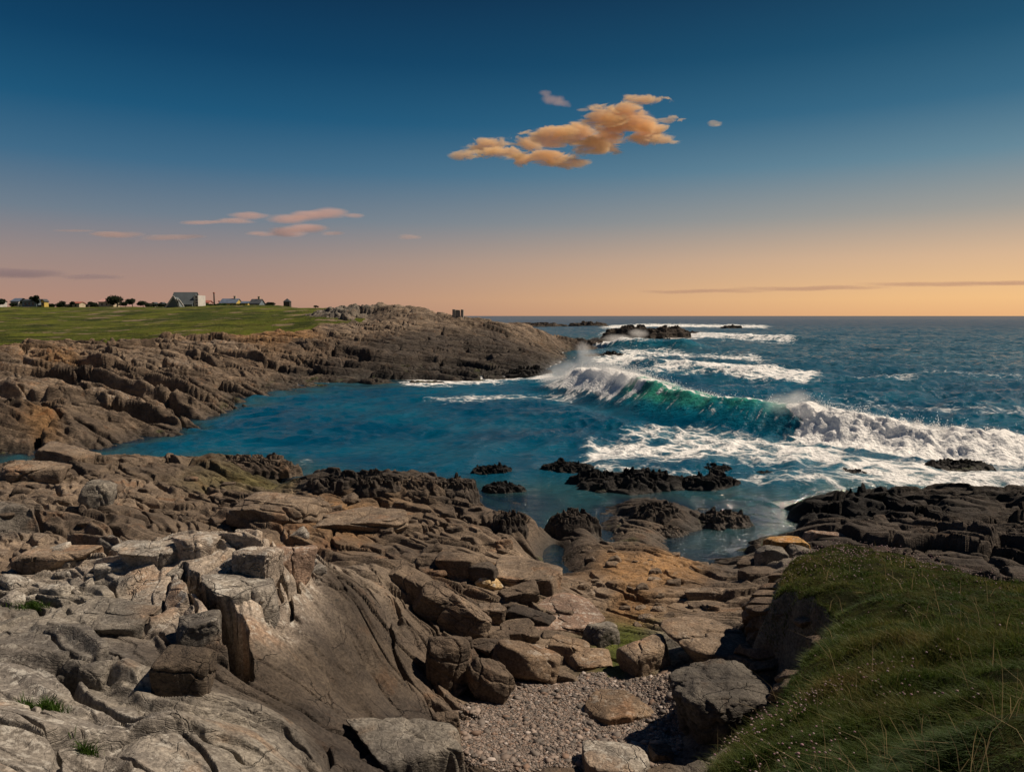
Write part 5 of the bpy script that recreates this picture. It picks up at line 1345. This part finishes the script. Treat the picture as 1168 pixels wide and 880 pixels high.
# ------------------------------------------------------------------ clouds and spray: soft volumes
def soft_volume(name, label, cat, blobs, origin, dens, scale, erode, colour, thr=.12, gain=3.0, seed=0., aniso=0.2, step=1.0, stretch=(1, 1, 1), group=None, voxel=None, detail=6, kind=None):
    """billowing vapour inside a closed skin; blobs are (x, y, z, rx, ry, rz) about the origin"""
    bm = bmesh.new()
    for b in blobs:
        bmesh.ops.create_icosphere(bm, subdivisions=3, radius=1.0, matrix=Matrix.Translation(b[:3]) @ Matrix.Diagonal((b[3], b[4], b[5], 1)))
    me = bpy.data.meshes.new(name); bm.to_mesh(me); bm.free()
    o = bpy.data.objects.new(name, me); C.objects.link(o)
    rm = o.modifiers.new('r', 'REMESH'); rm.mode = 'VOXEL'; rm.voxel_size = voxel or min(min(b[3:]) for b in blobs) * .35
    dg = bpy.context.evaluated_depsgraph_get()
    me2 = bpy.data.meshes.new_from_object(o.evaluated_get(dg)); o.modifiers.clear(); o.data = me2; bpy.data.meshes.remove(me)
    me2.name = name; me2.materials.clear()
    o.location = origin
    m, t = material(name + '_vapour')
    p = t.n('ShaderNodeTexCoord').outputs['Object']
    q = t.vec('ADD', p, t.vec('SCALE', t.vec('SUBTRACT', t.noise(t.vec('MULTIPLY', p, stretch), scale * .6, 3, out='Color'), (.5, .5, .5)), .45 / scale * min(erode, 1)))
    f = None
    for b in blobs:
        w = t.vec('MULTIPLY', t.vec('SUBTRACT', q, tuple(b[:3])), tuple(1 / r for r in b[3:]))
        g = t.math('SUBTRACT', 1.0, t.vec('DOT_PRODUCT', w, w), clamp=True)
        g = t.math('MULTIPLY', g, g)
        f = g if f is None else t.math('ADD', f, g)
    n = t.noise(t.vec('ADD', t.vec('MULTIPLY', p, stretch), (seed, seed * 1.7, seed * .3)), scale, detail, .68, .6)
    v = t.math('SUBTRACT', f, t.math('ADD', thr, t.math('MULTIPLY', t.math('SUBTRACT', n, .5), erode)))
    v = t.math('MULTIPLY', t.math('MULTIPLY', v, gain, clamp=True), t.math('MULTIPLY', f, 6.0, clamp=True))
    v = t.math('MULTIPLY', v, dens)
    pv = t.n('ShaderNodeVolumePrincipled', ins={'Color': colour + (1,), 'Density': v, 'Anisotropy': aniso})
    t.out(pv.outputs[0], True)
    try: m.cycles.volume_step_rate = step
    except Exception: pass
    try: m.volume_intersection_method = 'ACCURATE'
    except Exception: pass
    me2.materials.append(m)
    return tag(o, label, cat, group, kind)

def cloud(name, label, spots, D, dens, colour, k=.8, **kw):
    """spots are (px, py, rpx, rpy) read off the photograph, at the distance D"""
    s = D / FPX; big = kw.pop('big', 1.2)
    cx = sum(a[0] for a in spots) / len(spots); cy = sum(a[1] for a in spots) / len(spots)
    o0 = at_y(cx, cy, D)
    bl = []
    for i, (px, py, rx, ry) in enumerate(spots):
        p = at_y(px, py, D)
        bl.append((p[0] - o0[0], math.sin(i * 2.4) * 20 * s, p[2] - o0[2], rx * s * big, (rx * .5 + ry) * s * k, ry * s * big * 1.08))
    return soft_volume(name, label, 'cloud', bl, o0, dens, kw.pop('scale', .012), kw.pop('erode', 1.0) * 1.3, colour, **kw)
Z5 = lambda X, Y, rx, ry: (500 + X / 3.244, 90 + Y / 3.244, rx / 3.244, ry / 3.244)
WARM = (1.0, .80, .52)  # orange light of a low sun, put into the vapour's own colour
main = [Z5(*a) for a in [(110, 282, 60, 16), (190, 240, 80, 28), (225, 288, 90, 22), (335, 218, 62, 34), (375, 298, 110, 26), (430, 218, 80, 32), (525, 190, 85, 36), (605, 160, 72, 40), (690, 125, 70, 36), (700, 168, 95, 46), (760, 92, 80, 16), (790, 185, 85, 36), (850, 158, 50, 12), (830, 222, 55, 22), (470, 290, 85, 28), (560, 262, 72, 30), (625, 228, 72, 34)]]
cloud('cloud', 'large glowing orange cloud stretched across the middle of the sky', main, 3000, .06, WARM, scale=.026, erode=3.3, thr=.20, gain=3.6, seed=3., step=.12, stretch=(.36, .3, 1.15), detail=9, big=1.42, k=.35, aniso=.2)
cloud('cloud', 'thin wisp just above the left part of the large orange cloud', [Z5(*a) for a in [(420, 78, 50, 16), (460, 82, 40, 12), (395, 74, 30, 10)]], 3000, .012, (1, .74, .62), scale=.012, erode=1.5, thr=.1, gain=1.5, seed=9., step=.5)
cloud('cloud', 'small puff touching the top of the large orange cloud', [Z5(*a) for a in [(580, 106, 26, 12), (540, 106, 26, 7)]], 3000, .018, WARM, scale=.015, erode=1.1, seed=12., step=.5)
cloud('cloud', 'tiny bright wisp alone to the right of the large orange cloud', [Z5(*a) for a in [(1020, 166, 30, 10), (1045, 162, 18, 5)]], 3000, .020, WARM, scale=.015, erode=1.1, seed=15., step=.5)
Z6 = lambda X, Y, rx, ry: (40 + X / 2.539, 220 + Y / 2.539, rx / 2.539, ry / 2.539)
PINK = (1.0, .74, .66)  # pink dusk light, likewise tinted into the cloud colour
lw = dict(scale=.008, stretch=(.35, .4, 1.6), thr=.16, gain=2.0, step=.25, big=1.25)
cloud('cloud', 'upper long pink streak of cloud over the headland, thickest at its right end', [Z6(*a) for a in [(480, 84, 80, 6), (560, 80, 70, 9), (640, 75, 70, 10), (720, 70, 70, 13), (790, 66, 60, 15), (860, 60, 60, 17), (910, 60, 40, 8)]], 4200, .013, PINK, erode=1.1, seed=21., **lw)
cloud('cloud', 'lower bright pink cloud under the upper streak', [Z6(*a) for a in [(650, 120, 50, 7), (720, 111, 65, 13), (800, 109, 70, 13), (850, 115, 40, 7)]], 4200, .014, PINK, erode=1.0, seed=25., **lw)
cloud('cloud', 'dull mauve streak of cloud left of the pink ones', [Z6(*a) for a in [(110, 112, 70, 4), (200, 119, 70, 8), (270, 127, 80, 9), (370, 126, 90, 9), (460, 127, 50, 6)]], 4200, .010, (.85, .66, .62), erode=1.0, seed=29., **lw)
cloud('cloud', 'tiny pink puff alone right of the pink streaks', [Z6(*a) for a in [(1080, 127, 32, 7), (1100, 125, 18, 5)]], 4200, .012, PINK, erode=.9, seed=33., **lw)
cloud('cloud', 'long grey mauve bank of cloud low at the left edge', [(-60, 311, 70, 6), (0, 311, 60, 6), (50, 313, 50, 5), (95, 315, 45, 3)], 6000, .0045, (.62, .50, .54), erode=.8, seed=37., **lw)
cloud('cloud', 'long faint streak of cloud low over the sea at the right', [(800, 332, 90, 2.4), (930, 328, 100, 2.8), (1060, 325, 100, 2.8), (1180, 322, 90, 3)], 7000, .0022, (.80, .52, .42), erode=.7, seed=41., **lw)

# spray torn off the breaking wave
def spray(label, spots, depth, dens, seed, scale=.45, erode=.9, thr=.05, gain=1.2, kind='stuff', voxel=None):
    """spots are (px, py, Y, rpx, rpy)"""
    o0 = at_y(spots[0][0], spots[0][1], spots[0][2]); bl = []
    for px, py, Y, rx, ry in spots:
        p = at_y(px, py, Y); s = Y / FPX
        bl.append((p[0] - o0[0], p[1] - o0[1], p[2] - o0[2], rx * s, depth, ry * s))
    return soft_volume('sea_spray', label, 'spray', bl, o0, dens, scale, erode, (1, .99, .98), thr, gain, seed, .35, .6, (1, 1, .7), kind=kind, detail=4, voxel=voxel or .22)
def cy_at(px):       # depth of the wave's foot below an image column
    return float(np.interp(px, [c[0] for c in CREST], [c[1] for c in cpts]))
spray('white spray blowing off the wave where it meets the headland', [(650, 424, cy_at(640) + 2.5, 40, 20), (672, 410, cy_at(660) + 3, 24, 16), (632, 432, cy_at(630) + 1.5, 26, 16), (690, 424, cy_at(690) + 2, 32, 18), (665, 398, cy_at(660) + 4, 12, 12), (715, 432, cy_at(715) + 2, 22, 14)], 1.8, .32, 51., scale=.9, erode=1.5)
spray('mist of spray where the wave starts to break on the right', [(892, 462, cy_at(892) + 2.2, 26, 18), (912, 456, cy_at(912) + 2.8, 20, 16), (930, 472, cy_at(930) + 2.4, 36, 16), (975, 480, cy_at(975) + 2.4, 44, 15)], 1.4, .45, 55., scale=.7, erode=.9)
spray('mist of spray over the white roller at the right', [(1030, 490, cy_at(1030) + 2.4, 46, 15), (1085, 496, cy_at(1085) + 2.4, 44, 15), (1140, 502, cy_at(1140) + 2.4, 44, 15), (1195, 508, cy_at(1195) + 2.4, 44, 15)], 1.4, .40, 59., scale=.7, erode=.9)
spray('spray bursting over the rocky spit', [(706, 387, 190, 24, 8), (728, 380, 240, 16, 7)], 5, .22, 63., scale=.2, voxel=.5)

# flung drops along the crest (uncountable)
def droplets():
    n = 26000
    px = np.where(RNG.random(n) < .42, RNG.normal(668, 34, n), RNG.uniform(730, 1240, n))
    cx_ = np.interp(px, cpx, [c[0] for c in cpts]); cyy = np.interp(px, cpx, [c[1] for c in cpts]); Hh = np.interp(px, cpx, chs) * .88
    ax = np.interp(px + 1, cpx, [c[0] for c in cpts]) - cx_; ay = np.interp(px + 1, cpx, [c[1] for c in cpts]) - cyy; L = np.hypot(ax, ay)
    fx, fy = ay / L, -ax / L
    fl = np.where(fy > 0, -1, 1); fx, fy = fx * fl, fy * fl
    plume = np.clip(.35 + fbm(px / 9, px * 0, 4, 611) * 1.5, .03, 1.4)
    tall = np.where(px < 735, 1.5 * np.exp(-((px - 664) / 40) ** 2) + .25, np.where(px < 858, .22, .42 + .5 * np.exp(-((px - 893) / 22) ** 2)))
    up = RNG.exponential(1, n) * tall * plume * .55
    k = RNG.random(n) < np.where((px > 735) & (px < 858), .35, 1.0)
    back = -2.9 + RNG.normal(0, .35, n) - up * RNG.uniform(.1, .9, n)
    x = cx_ + fx * back; y = cyy + fy * back; z = Hh * 1.0 + up - .10
    x, y, z = x[k], y[k], z[k]; n = len(x)
    s = RNG.uniform(.008, .030, n) * (y / 45) ** .5
    v = np.array([(1, 0, -.7), (-.5, .87, -.7), (-.5, -.87, -.7), (0, 0, 1)], np.float32); f = np.array([(0, 2, 1), (0, 1, 3), (1, 2, 3), (2, 0, 3)])
    V = v[None] * s[:, None, None] * RNG.uniform(.6, 1.6, (n, 4, 1)) + np.stack([x, y, z], -1)[:, None]
    m, t = material('water_drop')
    t.out(t.n('ShaderNodeBsdfPrincipled', ins={'Base Color': (.88, .88, .88, 1), 'Roughness': .5}).outputs[0])
    o = mesh_from('spray_droplets', V.reshape(-1, 3), None, (f[None] + (np.arange(n) * 4)[:, None, None]).reshape(-1, 3), m)
    tag(o, 'fine drops flung up along the crest of the breaking wave', 'spray', kind='stuff')
droplets()
